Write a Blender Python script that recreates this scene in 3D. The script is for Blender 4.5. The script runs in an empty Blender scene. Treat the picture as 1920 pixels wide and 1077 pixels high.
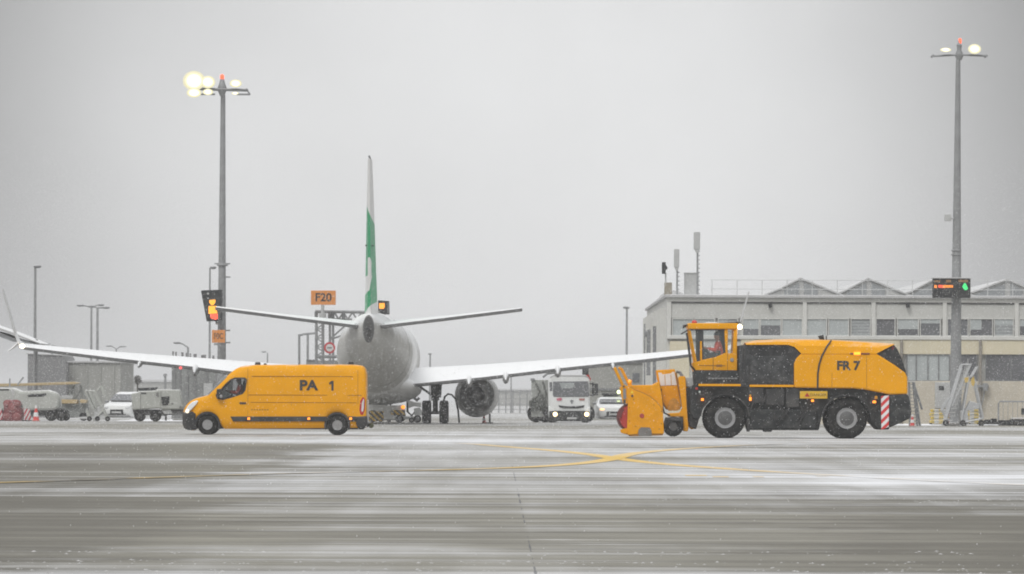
import bpy, bmesh, math, random
from mathutils import Vector, Matrix
random.seed(7)
SC = bpy.context.scene
COL = SC.collection

# ------------------------------------------------------------------ camera
F = 10667.0           # focal length in photo pixels (1920 wide): a 200 mm lens
H = 1.2               # camera height above the apron
YH = 750.0            # horizon row of the photo at its centre
RC, RS = math.cos(0.004), math.sin(0.004)   # slight roll of the camera
cam = bpy.data.cameras.new('camera')
cam.lens = F / 1920 * 36
cam.sensor_width = 36
cam.shift_y = (YH - 538.5) / 1920
cam.clip_start = 0.5
cam.clip_end = 30000
camo = bpy.data.objects.new('camera', cam)
COL.objects.link(camo)
camo.matrix_world = Matrix(((RC, -RS, 0, 0), (0, 0, -1, 0), (RS, RC, 0, H), (0, 0, 0, 1)))
SC.camera = camo

# ------------------------------------------------------------------ light
SUN_EL, SUN_AZ = 48.0, 205.0     # behind the camera, overcast
w = bpy.data.worlds.new('World'); SC.world = w; w.use_nodes = True
nt = w.node_tree; nt.nodes.clear()
def nd(nt, t, **kw):
    n = nt.nodes.new(t)
    for k, v in kw.items():
        if k.startswith('i_'):
            n.inputs[k[2:].replace('_', ' ')].default_value = v
        elif isinstance(k, str) and k[0] == 'n' and k[1:].isdigit():
            n.inputs[int(k[1:])].default_value = v
        else:
            setattr(n, k, v)
    return n
def ln(nt, a, b, ao=0, bi=0):
    nt.links.new(a.outputs[ao], b.inputs[bi])
sky = nd(nt, 'ShaderNodeTexSky', sky_type='NISHITA', sun_disc=False, sun_elevation=math.radians(SUN_EL), sun_rotation=math.radians(SUN_AZ))
hs = nd(nt, 'ShaderNodeHueSaturation', i_Saturation=0.12); ln(nt, sky, hs, 0, 4)
mx = nd(nt, 'ShaderNodeMixRGB', n0=0.9); ln(nt, hs, mx, 0, 1); mx.inputs[2].default_value = (8.05, 8.1, 8.15, 1)
tc = nd(nt, 'ShaderNodeTexCoord')
nz = nd(nt, 'ShaderNodeTexNoise', i_Scale=14.0, i_Detail=5.0, i_Roughness=0.5); ln(nt, tc, nz, 0, 0)
mr0 = nd(nt, 'ShaderNodeMapRange', n1=0.3, n2=0.7, n3=0.93, n4=1.06); ln(nt, nz, mr0, 0, 0)
dp = nd(nt, 'ShaderNodeVectorMath', operation='DOT_PRODUCT'); ln(nt, tc, dp, 0, 0)
_d = Vector((-0.003, 1, 0.040)).normalized(); dp.inputs[1].default_value = _d
mr1 = nd(nt, 'ShaderNodeMapRange', n1=0.9940, n2=1.0, n3=0.39, n4=1.04); mr1.interpolation_type = 'SMOOTHSTEP'
nt.links.new(dp.outputs['Value'], mr1.inputs[0])
sp = nd(nt, 'ShaderNodeSeparateXYZ'); ln(nt, tc, sp)
mr2 = nd(nt, 'ShaderNodeMapRange', n1=0.12, n2=0.8, n3=0.0, n4=0.98); ln(nt, sp, mr2, 2, 0)
ad = nd(nt, 'ShaderNodeMath', operation='ADD'); ln(nt, mr1, ad, 0, 0); ln(nt, mr2, ad, 0, 1)
mu = nd(nt, 'ShaderNodeMath', operation='MULTIPLY'); ln(nt, ad, mu, 0, 0); ln(nt, mr0, mu, 0, 1)
m3 = nd(nt, 'ShaderNodeVectorMath', operation='SCALE'); ln(nt, mx, m3, 0, 0); nt.links.new(mu.outputs[0], m3.inputs['Scale'])
bg = nd(nt, 'ShaderNodeBackground', i_Strength=0.1); ln(nt, m3, bg, 0, 0)
out = nd(nt, 'ShaderNodeOutputWorld'); ln(nt, bg, out)
sun = bpy.data.lights.new('sun', 'SUN'); sun.energy = 1.5; sun.angle = math.radians(25); sun.color = (1, 0.985, 0.96)
suno = bpy.data.objects.new('sun', sun); COL.objects.link(suno)
_az = math.radians(SUN_AZ); _el = math.radians(SUN_EL)
_sd = Vector((math.sin(_az) * math.cos(_el), math.cos(_az) * math.cos(_el), math.sin(_el)))
suno.rotation_euler = _sd.to_track_quat('Z', 'Y').to_euler()
SC.view_settings.view_transform = 'Standard'; SC.view_settings.look = 'None'
SC.view_settings.exposure = 0.0; SC.view_settings.gamma = 1.0
SC.render.engine = 'CYCLES'
SC.cycles.filter_width = 1.9
SC.cycles.volume_bounces = 1; SC.cycles.max_bounces = 6; SC.cycles.diffuse_bounces = 3
SC.cycles.glossy_bounces = 3; SC.cycles.transmission_bounces = 4; SC.cycles.transparent_max_bounces = 12
SC.cycles.use_denoising = True

# ------------------------------------------------------------------ helpers
def P(px, py, D):
    "photo pixel at distance D -> world x, z"
    u, v = px - 960.0, YH - py
    a, b = u * RC - v * RS, u * RS + v * RC
    return a * D / F, H + b * D / F
def P3(px, py, D):
    x, z = P(px, py, D); return Vector((x, D, z))
def lin(c):
    return tuple(((v / 255) / 12.92 if v / 255 <= 0.04045 else ((v / 255 + 0.055) / 1.055) ** 2.4) for v in c)

MATS = {}
def mat(name, col, rough=0.55, metal=0.0, var=0.12, vs=2.0, snow=0.0, slo=0.55, shi=0.9, stripes=None, coat=0.0, grime=0.0, gs=1.3, gcol=(0.30, 0.28, 0.25), spec=0.5, patt=None):
    if name in MATS: return MATS[name]
    m = bpy.data.materials.new(name); m.use_nodes = True; nt = m.node_tree
    b = nt.nodes['Principled BSDF']
    b.inputs['Roughness'].default_value = rough; b.inputs['Metallic'].default_value = metal
    b.inputs['Coat Weight'].default_value = coat; b.inputs['Specular IOR Level'].default_value = spec
    tc = nd(nt, 'ShaderNodeTexCoord')
    nz = nd(nt, 'ShaderNodeTexNoise', i_Scale=vs, i_Detail=5.0, i_Roughness=0.6); ln(nt, tc, nz, 3, 0)
    mr = nd(nt, 'ShaderNodeMapRange', n1=0.3, n2=0.7, n3=1 - var, n4=1 + var); ln(nt, nz, mr, 0, 0)
    c0 = nd(nt, 'ShaderNodeRGB'); c0.outputs[0].default_value = (*col, 1); src = c0
    if stripes:
        dirv, period, col2, duty = stripes
        d = nd(nt, 'ShaderNodeVectorMath', operation='DOT_PRODUCT'); ln(nt, tc, d, 3, 0); d.inputs[1].default_value = dirv
        q = nd(nt, 'ShaderNodeMath', operation='MULTIPLY', n1=1 / period); nt.links.new(d.outputs['Value'], q.inputs[0])
        fr = nd(nt, 'ShaderNodeMath', operation='FRACT'); ln(nt, q, fr)
        gt = nd(nt, 'ShaderNodeMath', operation='GREATER_THAN', n1=duty); ln(nt, fr, gt)
        mm = nd(nt, 'ShaderNodeMixRGB'); ln(nt, gt, mm, 0, 0); ln(nt, src, mm, 0, 1); mm.inputs[2].default_value = (*col2, 1); src = mm
    if patt: src = patt(nt, tc, src)
    sc = nd(nt, 'ShaderNodeVectorMath', operation='SCALE'); ln(nt, src, sc, 0, 0); nt.links.new(mr.outputs[0], sc.inputs['Scale']); src = sc
    if grime:   # splashed road dirt and wet streaks, low on the object
        n2 = nd(nt, 'ShaderNodeTexNoise', i_Scale=gs, i_Detail=7.0, i_Roughness=0.7); ln(nt, tc, n2, 3, 0)
        r2 = nd(nt, 'ShaderNodeMapRange', n1=0.48, n2=0.75, n3=0.0, n4=grime); ln(nt, n2, r2, 0, 0)
        mm = nd(nt, 'ShaderNodeMixRGB'); ln(nt, r2, mm, 0, 0); ln(nt, src, mm, 0, 1); mm.inputs[2].default_value = (*gcol, 1); src = mm
    if snow:
        g = nd(nt, 'ShaderNodeNewGeometry'); s = nd(nt, 'ShaderNodeSeparateXYZ'); ln(nt, g, s, 1, 0)
        n3 = nd(nt, 'ShaderNodeTexNoise', i_Scale=1.7, i_Detail=6.0, i_Roughness=0.65); ln(nt, tc, n3, 3, 0)
        o = nd(nt, 'ShaderNodeMapRange', n1=0.3, n2=0.7, n3=-0.18, n4=0.18); ln(nt, n3, o, 0, 0)
        a = nd(nt, 'ShaderNodeMath', operation='ADD'); ln(nt, s, a, 2, 0); ln(nt, o, a, 0, 1)
        r = nd(nt, 'ShaderNodeMapRange', n1=slo, n2=shi, n3=0.0, n4=snow); ln(nt, a, r, 0, 0)
        mm = nd(nt, 'ShaderNodeMixRGB'); ln(nt, r, mm, 0, 0); ln(nt, src, mm, 0, 1); mm.inputs[2].default_value = (0.86, 0.87, 0.88, 1); src = mm
    ln(nt, src, b, 0, 0)
    bp = nd(nt, 'ShaderNodeBump', i_Strength=0.08, i_Distance=0.02); nt.links.new(nz.outputs[0], bp.inputs['Height'])
    nt.links.new(bp.outputs[0], b.inputs['Normal'])
    MATS[name] = m; return m
def emit(name, col, st):
    if name in MATS: return MATS[name]
    m = bpy.data.materials.new(name); m.use_nodes = True
    b = m.node_tree.nodes['Principled BSDF']
    b.inputs['Base Color'].default_value = (*[min(1, c) * 0.6 for c in col], 1)
    b.inputs['Emission Color'].default_value = (*col, 1); b.inputs['Emission Strength'].default_value = st
    MATS[name] = m; return m
def glassm(name, tint, alpha, rough=0.05):
    if name in MATS: return MATS[name]
    m = bpy.data.materials.new(name); m.use_nodes = True; nt = m.node_tree
    b = nt.nodes['Principled BSDF']; b.inputs['Base Color'].default_value = (*tint, 1); b.inputs['Roughness'].default_value = rough
    t = nd(nt, 'ShaderNodeBsdfTransparent'); mxs = nd(nt, 'ShaderNodeMixShader', n0=alpha)
    ln(nt, t, mxs, 0, 1); ln(nt, b, mxs, 0, 2); ln(nt, mxs, nt.nodes['Material Output'], 0, 0)
    MATS[name] = m; return m

ORG = {}
def thing(name, label, cat, loc, group=None, rotz=0.0):
    o = bpy.data.objects.new(name, None); COL.objects.link(o); o.empty_display_size = 0.3
    o.location = loc; o.rotation_euler = (0, 0, rotz)
    o['label'] = label; o['category'] = cat
    if group: o['group'] = group
    ORG[o.name] = Vector(loc); return o
def tag(o, label, cat, group=None):
    o['label'] = label; o['category'] = cat
    if group: o['group'] = group
    return o
def copy_tree(o, parent=None):
    c = o.copy(); COL.objects.link(c); c.parent = parent
    if o.name in ORG: ORG[c.name] = ORG[o.name]
    for ch in o.children: copy_tree(ch, c)
    return c

class MB:
    def __init__(s): s.v = []; s.f = []; s.m = []
    def add(s, v, f, mi=0):
        n = len(s.v); s.v += [tuple(p) for p in v]; s.f += [tuple(i + n for i in q) for q in f]; s.m += [mi] * len(f); return s
    def box(s, x0, x1, y0, y1, z0, z1, mi=0):
        v = [(x, y, z) for z in (z0, z1) for y in (y0, y1) for x in (x0, x1)]
        return s.add(v, [(0, 1, 3, 2), (4, 6, 7, 5), (0, 4, 5, 1), (2, 3, 7, 6), (0, 2, 6, 4), (1, 5, 7, 3)], mi)
    def pbox(s, a, b, D, y0, y1, mi=0):
        "box from two photo corners at depth D"
        (x0, z1), (x1, z0) = P(*a, D), P(*b, D); return s.box(x0, x1, y0, y1, z0, z1, mi)
    def prism(s, pts, y0, y1, mi=0):
        n = len(pts); v = [(x, y0, z) for x, z in pts] + [(x, y1, z) for x, z in pts]
        f = [tuple(range(n)), tuple(range(2 * n - 1, n - 1, -1))] + [(i, (i + 1) % n, (i + 1) % n + n, i + n) for i in range(n)]
        return s.add(v, f, mi)
    def pp(s, pix, D, y0, y1, mi=0):
        return s.prism([P(a, b, D) for a, b in pix], y0, y1, mi)
    def cyl(s, p0, p1, r0, r1=None, n=14, mi=0):
        p0, p1 = Vector(p0), Vector(p1); r1 = r0 if r1 is None else r1
        d = (p1 - p0); d.normalize(); a = d.orthogonal().normalized(); b = d.cross(a)
        v = []
        for p, r in ((p0, r0), (p1, r1)):
            v += [p + (a * math.cos(2 * math.pi * i / n) + b * math.sin(2 * math.pi * i / n)) * r for i in range(n)]
        f = [(i, (i + 1) % n, (i + 1) % n + n, i + n) for i in range(n)] + [tuple(range(n - 1, -1, -1)), tuple(range(n, 2 * n))]
        return s.add(v, f, mi)
    def tube(s, pts, r, n=8, mi=0):
        pts = [Vector(p) for p in pts]; rs = r if isinstance(r, (list, tuple)) else [r] * len(pts)
        v = []; f = []; a = None
        for k, p in enumerate(pts):
            d = (pts[min(k + 1, len(pts) - 1)] - pts[max(k - 1, 0)]).normalized()
            a = d.orthogonal().normalized() if a is None else (a - d * a.dot(d)).normalized()
            b = d.cross(a)
            v += [p + (a * math.cos(2 * math.pi * i / n) + b * math.sin(2 * math.pi * i / n)) * rs[k] for i in range(n)]
            if k: f += [((k - 1) * n + i, (k - 1) * n + (i + 1) % n, k * n + (i + 1) % n, k * n + i) for i in range(n)]
        f += [tuple(range(n - 1, -1, -1)), tuple(range((len(pts) - 1) * n, len(pts) * n))]
        return s.add(v, f, mi)
    def loft(s, rings, caps=True, mi=0):
        n = len(rings[0]); v = [p for r in rings for p in r]; f = []
        for k in range(1, len(rings)):
            f += [((k - 1) * n + i, (k - 1) * n + (i + 1) % n, k * n + (i + 1) % n, k * n + i) for i in range(n)]
        if caps: f += [tuple(range(n - 1, -1, -1)), tuple(range((len(rings) - 1) * n, len(rings) * n))]
        return s.add(v, f, mi)
    def lathe(s, prof, c, axis='y', n=28, mi=0):
        rings = []
        for r, a in prof:
            ring = []
            for i in range(n):
                t = 2 * math.pi * i / n; cs, sn = math.cos(t) * r, math.sin(t) * r
                ring.append((c[0] + cs, c[1] + a, c[2] + sn) if axis == 'y' else (c[0] + a, c[1] + cs, c[2] + sn) if axis == 'x' else (c[0] + cs, c[1] + sn, c[2] + a))
            rings.append(ring)
        return s.loft(rings, True, mi)
    def ell(s, c, r, nu=16, nv=8, mi=0):
        rings = []
        for j in range(nv + 1):
            t = math.pi * (0.02 + 0.96 * j / nv); k = math.sin(t); z = -math.cos(t)
            rings.append([(c[0] + r[0] * k * math.cos(2 * math.pi * i / nu), c[1] + r[1] * k * math.sin(2 * math.pi * i / nu), c[2] + r[2] * z) for i in range(nu)])
        return s.loft(rings, True, mi)
    def build(s, name, m, parent=None, bevel=0.0, smooth=35, local=False, loc=None):
        org = Vector((0, 0, 0)) if local else (ORG[parent.name] if parent else Vector(loc or (0, 0, 0)))
        me = bpy.data.meshes.new(name)
        me.from_pydata([(p[0] - org.x, p[1] - org.y, p[2] - org.z) for p in s.v], [], s.f)
        for mm in (m if isinstance(m, list) else [m]): me.materials.append(mm)
        for i, p in enumerate(me.polygons): p.material_index = s.m[i]
        bm = bmesh.new(); bm.from_mesh(me); bmesh.ops.recalc_face_normals(bm, faces=bm.faces); bm.to_mesh(me); bm.free()
        if smooth:
            for p in me.polygons: p.use_smooth = True
            me.set_sharp_from_angle(angle=math.radians(smooth))
        o = bpy.data.objects.new(name, me); COL.objects.link(o)
        if bevel:
            bv = o.modifiers.new('bevel', 'BEVEL'); bv.width = bevel; bv.segments = 2; bv.limit_method = 'ANGLE'; bv.angle_limit = math.radians(35)
        if parent: o.parent = parent; ORG[o.name] = org
        else:
            o.location = org; ORG[o.name] = Vector(org)
        return o
def text(name, body, size, loc, m, parent, thick=0.0, ext=0.004, sx=1.0, world=True, rot=(math.radians(90), 0, 0)):
    cu = bpy.data.curves.new(name, 'FONT'); cu.body = body; cu.size = size; cu.offset = thick; cu.extrude = ext
    cu.align_x = 'CENTER'; cu.align_y = 'CENTER'; cu.materials.append(m)
    f = bpy.data.objects.new(name, cu); COL.objects.link(f); bpy.context.view_layer.update()
    me = bpy.data.meshes.new_from_object(f.evaluated_get(bpy.context.evaluated_depsgraph_get())); bpy.data.objects.remove(f)
    me.name = name
    if not me.materials: me.materials.append(m)
    o = bpy.data.objects.new(name, me); COL.objects.link(o); o.parent = parent
    o.location = Vector(loc) - (ORG[parent.name] if world else Vector((0, 0, 0))); o.rotation_euler = rot; o.scale = (sx, 1, 1)
    ORG[o.name] = ORG[parent.name]
    return o
def boolean_cut(o, cutter_mb, inner):
    "cut an opening for glass straight into the mesh; the cutter is removed"
    c = cutter_mb.build('cutter', inner, None, smooth=0)
    c.location = -ORG[o.name] if o.parent else c.location
    c.parent = o.parent if o.parent else None
    md = o.modifiers.new('cut', 'BOOLEAN'); md.operation = 'DIFFERENCE'; md.object = c; md.solver = 'EXACT'
    md.material_mode = 'TRANSFER'
    bpy.context.view_layer.update()
    dg = bpy.context.evaluated_depsgraph_get()
    me = bpy.data.meshes.new_from_object(o.evaluated_get(dg))
    o.modifiers.clear(); old = o.data; o.data = me; me.name = old.name
    cm = c.data; bpy.data.objects.remove(c); bpy.data.meshes.remove(cm)
    me.set_sharp_from_angle(angle=math.radians(35))
def interp(tab, x):
    if x <= tab[0][0]: return tab[0][1]
    for (a, b), (c, d) in zip(tab, tab[1:]):
        if x <= c: return b + (d - b) * (x - a) / (c - a) if c > a else d
    return tab[-1][1]

# ------------------------------------------------------------------ materials
YEL = mat('yellow_paint', (0.79, 0.35, 0.0), 0.38, var=0.06, vs=1.2, grime=0.10, gs=0.9, gcol=(.46, .20, .01), spec=0.08, snow=.4, slo=.88, shi=1.12)
YEL2 = mat('orange_yellow_paint', (0.78, 0.33, 0.0), 0.5, var=0.08, vs=1.6, grime=0.3, gs=2.2, gcol=(.38, .16, .006), spec=0.08, snow=0.25, slo=0.9, shi=1.2)
BLK = mat('black_plastic', (0.022, 0.022, 0.023), 0.55, var=0.3, vs=5, grime=0.25)
RUB = mat('tyre_rubber', (0.014, 0.014, 0.014), 0.85, var=0.35, vs=9, grime=0.55, gs=5, gcol=(.12, .115, .105), spec=.2)
DGR = mat('dark_grey_paint', (0.024, 0.026, 0.027), 0.7, var=0.35, vs=4, grime=0.8, gs=5, gcol=(.12, .12, .115), spec=.25)
MGR = mat('mid_grey_metal', (0.20, 0.205, 0.21), 0.5, var=0.12, vs=3, snow=0.5)
LGR = mat('light_grey_paint', (0.45, 0.455, 0.45), 0.5, var=0.08, vs=2, snow=0.7)
GALV = mat('galvanised_steel', (0.27, 0.275, 0.28), 0.55, metal=0.1, var=0.15, vs=2)
WHT = mat('white_paint', (0.70, 0.71, 0.70), 0.4, var=0.08, vs=2, snow=0.9, slo=.75, shi=1.0, grime=0.15)
RIM = mat('rim_steel', (0.30, 0.30, 0.305), 0.5, metal=0.2, var=0.15, vs=8, grime=0.3)
HUB = mat('hub_grey', (0.085, 0.085, 0.085), 0.6, var=0.3, vs=9, grime=.4, gs=6, gcol=(.2, .2, .19))
DRIM = mat('dark_rim', (0.06, 0.06, 0.06), 0.6, var=0.3, vs=9, grime=.3)
RED = mat('red_paint', (0.42, 0.025, 0.02), 0.5, var=0.2, vs=4, grime=0.2)
ORS = mat('orange_sign', (0.72, 0.27, 0.06), 0.5, var=0.06)
INK = mat('sign_ink', (0.03, 0.03, 0.03), 0.6)
GLD = mat('dark_glass', (0.13, 0.132, 0.14), 0.08, var=0.2, vs=0.7)
GLL = mat('pale_glass', (0.42, 0.45, 0.45), 0.12, var=0.08, vs=0.6)
GLM = mat('mid_glass', (0.15, 0.155, 0.165), 0.1, var=0.15, vs=0.6)
GLS = glassm('vehicle_glass', (0.05, 0.06, 0.06), 0.28)
GLC = glassm('clear_glass', (0.35, 0.4, 0.4), 0.14)
RDL = emit('red_lamp', (1.0, 0.10, 0.04), 2.2)
AMB = emit('amber_lamp', (1.0, 0.28, 0.02), 2.0)
HDL = emit('head_lamp', (1.0, 0.86, 0.62), 5.0)
FLD = emit('flood_lamp', (1.0, 0.92, 0.58), 4.0)
GRN = emit('green_led', (0.06, 0.75, 0.22), 0.9)
ORL = emit('orange_led', (1.0, 0.30, 0.04), 1.2)
RLE = emit('red_led', (1.0, 0.12, 0.06), 1.1)
AML = emit('amber_led', (1.0, 0.42, 0.03), 1.2)
STR_RW = mat('red_white_stripes', (0.62, 0.03, 0.03), 0.5, stripes=((0.707, 0, -0.707), 0.19, (0.72, 0.72, 0.72), 0.5), var=0.08)
STR_YB = mat('yellow_black_stripes', (0.62, 0.40, 0.05), 0.5, stripes=((0.707, 0, 0.707), 0.22, (0.06, 0.06, 0.06), 0.5), var=0.1)
STR_YW = mat('yellow_white_bands', (0.62, 0.45, 0.06), 0.5, stripes=((1, 0, 0), 0.46, (0.62, 0.62, 0.60), 0.5), var=0.1)
SKIN = mat('skin', (0.45, 0.25, 0.18), 0.6, var=0.05)
HIV = mat('red_orange_jacket', (0.72, 0.075, 0.035), 0.8, var=0.12, vs=10)
NAVY = mat('dark_cloth', (0.02, 0.022, 0.03), 0.85, var=0.2, vs=10)
CONC = mat('concrete_footing', (0.25, 0.245, 0.235), 0.85, var=0.15, snow=0.8)

# ------------------------------------------------------------------ apron, markings, snow
def ground_mat(name, base, yellow=False):
    m = bpy.data.materials.new(name); m.use_nodes = True; nt = m.node_tree; b = nt.nodes['Principled BSDF']
    b.inputs['Roughness'].default_value = 0.62; b.inputs['Specular IOR Level'].default_value = 0.35
    g = nd(nt, 'ShaderNodeNewGeometry')
    def noise(sx, sy, det=4.0, rough=0.55, off=0.0, rot=0.0):
        mp = nd(nt, 'ShaderNodeMapping'); ln(nt, g, mp, 0, 0)
        mp.inputs['Scale'].default_value = (sx, sy, 1); mp.inputs['Location'].default_value = (off, off * 1.7, 0)
        mp.inputs['Rotation'].default_value = (0, 0, rot)
        n = nd(nt, 'ShaderNodeTexNoise', i_Scale=1.0, i_Detail=det, i_Roughness=rough); ln(nt, mp, n, 0, 0); return n
    def rng(n, a, bb, c, d):
        r = nd(nt, 'ShaderNodeMapRange', n1=a, n2=bb, n3=c, n4=d); nt.links.new(n.outputs[0], r.inputs[0]); return r
    def op(o, a, bb):
        r = nd(nt, 'ShaderNodeMath', operation=o)
        for i, q in enumerate((a, bb)):
            if isinstance(q, (int, float)): r.inputs[i].default_value = q
            else: nt.links.new(q.outputs[0], r.inputs[i])
        return r
    sx = nd(nt, 'ShaderNodeSeparateXYZ'); ln(nt, g, sx)
    yy = nd(nt, 'ShaderNodeMath', operation='MULTIPLY', n1=1.0); ln(nt, sx, yy, 1, 0)
    # snow cover by ploughed lane (metres from the camera): swept bare in front, white lanes near the markings
    ramp = nd(nt, 'ShaderNodeValToRGB'); cr = ramp.color_ramp
    stops = [(0, .38), (41.2, .38), (43.2, .10), (46.5, .06), (48.5, .26), (51, .08), (56, .07), (64, .08), (74, .14), (86, .38), (104, .44), (118, .36), (135, .32), (152, .40), (172, .62), (195, .46), (225, .26), (290, .34), (400, .6)]
    while len(cr.elements) < len(stops): cr.elements.new(0.5)
    for e, (p, v) in zip(cr.elements, stops): e.position = p / 400; e.color = (v, v, v, 1)
    q = nd(nt, 'ShaderNodeMath', operation='MULTIPLY', n1=1 / 400.0); wob = noise(0.10, 0.012, 3.0, 0.5, 9.0)
    wv = op('ADD', yy, rng(wob, 0.3, 0.7, -9, 9)); nt.links.new(wv.outputs[0], q.inputs[0]); ln(nt, q, ramp)
    big = rng(noise(0.055, 0.030, 5.0, 0.55, 3.1, 0.12), 0.32, 0.68, -0.36, 0.36)
    st1 = rng(noise(0.030, 0.16, 3.0, 0.6, 5.0, 0.010), 0.32, 0.68, -0.27, 0.27)
    st2 = rng(noise(0.030, 0.80, 4.0, 0.66, 1.3, -0.006), 0.32, 0.68, -0.34, 0.34)
    st3 = rng(noise(0.9, 3.2, 5.0, 0.7, 7.7, 0.0), 0.32, 0.68, -0.10, 0.10)
    st4 = rng(noise(0.022, 2.3, 3.0, 0.7, 11.3, 0.004), 0.30, 0.70, -0.20, 0.20)
    trk = rng(noise(1.6, 0.05, 2.0, 0.5, 2.9, 0.35), 0.35, 0.65, -0.06, 0.06)
    f = op('ADD', op('ADD', op('ADD', op('ADD', op('ADD', op('ADD', ramp, big), st1), st2), st3), st4), trk)
    def sst(src, a, bb, c=0.0, d=1.0):
        r = nd(nt, 'ShaderNodeMapRange', n1=a, n2=bb, n3=c, n4=d); r.interpolation_type = 'SMOOTHSTEP'; nt.links.new(src.outputs[0], r.inputs[0]); return r
    xw = op('ADD', sx, rng(noise(0.32, 0.22, 6.0, 0.72, 6.6), 0.3, 0.7, -1.5, 1.5))
    band = lambda a, b_, c_, d_: op('MULTIPLY', sst(wv, a, b_), sst(wv, c_, d_, 1.0, 0.0))
    f = op('ADD', f, op('MULTIPLY', band(74, 84, 140, 160), sst(xw, -5.6, -3.4, -.50, .10)))
    f = op('ADD', f, op('MULTIPLY', band(54, 60, 92, 100), sst(xw, 3.9, 5.6, -.02, .20)))
    f = op('ADD', f, op('MULTIPLY', band(84, 90, 108, 120), sst(xw, 1.5, 3.5, 0, .16)))
    f = op('SUBTRACT', f, op('MULTIPLY', sst(wv, 60, 80, 1.0, 0.0), sst(op('ABSOLUTE', xw, 0.0), 1.8, 4.4, 0.0, .20)))
    slab = op('MULTIPLY', band(43, 45, 64, 70), sst(op('SUBTRACT', op('ADD', sx, op('MULTIPLY', yy, 0.0025)), .267), -.04, .04, 1.0, 0.0))
    f = op('SUBTRACT', f, op('MULTIPLY', slab, .10))
    f = op('ADD', f, sst(wv, 78, 96, -.10, -.07))
    f = op('MAXIMUM', op('MINIMUM', f, 1.0), 0.0)
    t1 = rng(noise(0.25, 0.11, 4.0, 0.6, 2.2), 0.3, 0.7, -.15, .45)
    t2 = rng(noise(0.028, 0.95, 4.0, 0.68, 3.7, 0.004), 0.30, 0.70, -.42, .55)
    crn = op('MULTIPLY', sst(wv, 70, 90, 1.0, 0.0), sst(op('ABSOLUTE', xw, 0.0), 1.8, 4.6, 0.0, -.42))
    lft = op('MULTIPLY', band(78, 88, 135, 150), sst(xw, -5.6, -3.4, -.25, 0.0))
    tint = op('MAXIMUM', op('MINIMUM', op('ADD', op('ADD', op('ADD', op('ADD', t1, t2), .22), crn), lft), 1.0), 0.0)
    c1 = nd(nt, 'ShaderNodeMixRGB'); nt.links.new(tint.outputs[0], c1.inputs[0])
    c1.inputs[1].default_value = (0.078, 0.068, 0.045, 1); c1.inputs[2].default_value = (0.265, 0.25, 0.20, 1)
    if yellow:      # worn paint: strong at the crossing, scraped down to the concrete further along
        dx = op('ABSOLUTE', op('SUBTRACT', sx, 2.1), 0.0); nx = noise(.9, .35, 4.0, .6, 8.1)
        wear = op('MINIMUM', op('ADD', op('MULTIPLY', sst(dx, .8, 5.0, 0.0, 1.0), rng(nx, .38, .62, .45, 1.0)), .06), .97)
        c3 = nd(nt, 'ShaderNodeMixRGB'); nt.links.new(wear.outputs[0], c3.inputs[0]); c3.inputs[1].default_value = (0.76, 0.47, 0.03, 1); ln(nt, c1, c3, 0, 2); c1 = c3
    src = c1
    if not yellow:    # sealed joint between two concrete slabs
        xj = op('ABSOLUTE', op('SUBTRACT', op('ADD', sx, op('MULTIPLY', yy, 0.0025)), 0.267), 0.0)
        xo = op('SUBTRACT', xj, rng(noise(0.3, 0.22, 3.0, 0.75, 4.4), 0.38, 0.64, -.008, 0.012))
        lt = op('LESS_THAN', xo, 0.0005)
        yl = op('LESS_THAN', yy, 108.0); lt = op('MULTIPLY', lt, yl)
        c2 = nd(nt, 'ShaderNodeMixRGB'); nt.links.new(lt.outputs[0], c2.inputs[0]); ln(nt, c1, c2, 0, 1); c2.inputs[2].default_value = (0.05, 0.05, 0.05, 1); src = c2
        f = op('MULTIPLY', f, op('SUBTRACT', 1.0, op('MULTIPLY', lt, 0.6)))
    else:
        f = op('MULTIPLY', f, sst(dx, .5, 4.0, .5, 1.0))
    mm = nd(nt, 'ShaderNodeMixRGB'); nt.links.new(f.outputs[0], mm.inputs[0]); ln(nt, src, mm, 0, 1); mm.inputs[2].default_value = (0.76, 0.77, 0.795, 1)
    ln(nt, mm, b, 0, 0)
    rr = nd(nt, 'ShaderNodeMapRange', n1=0.0, n2=0.7, n3=0.42, n4=0.85); nt.links.new(f.outputs[0], rr.inputs[0]); nt.links.new(rr.outputs[0], b.inputs['Roughness'])
    bp = nd(nt, 'ShaderNodeBump', i_Strength=0.25, i_Distance=0.03); nt.links.new(st3.outputs[0], bp.inputs['Height']); nt.links.new(bp.outputs[0], b.inputs['Normal'])
    return m
g = MB(); g.add([(-2500, -60, 0), (2500, -60, 0), (2500, 9000, 0), (-2500, 9000, 0)], [(0, 1, 2, 3)])
o = g.build('apron', ground_mat('snow_dusted_concrete', None), None, smooth=0); o['kind'] = 'structure'
YM = ground_mat('snow_dusted_yellow_paint', None, True)
def G(px, py):   # photo pixel on the ground
    u, v = px - 960.0, YH - py; b = u * RS + v * RC; a = u * RC - v * RS
    D = -H * F / b; return Vector((a * D / F, D, 0.0))
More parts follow.
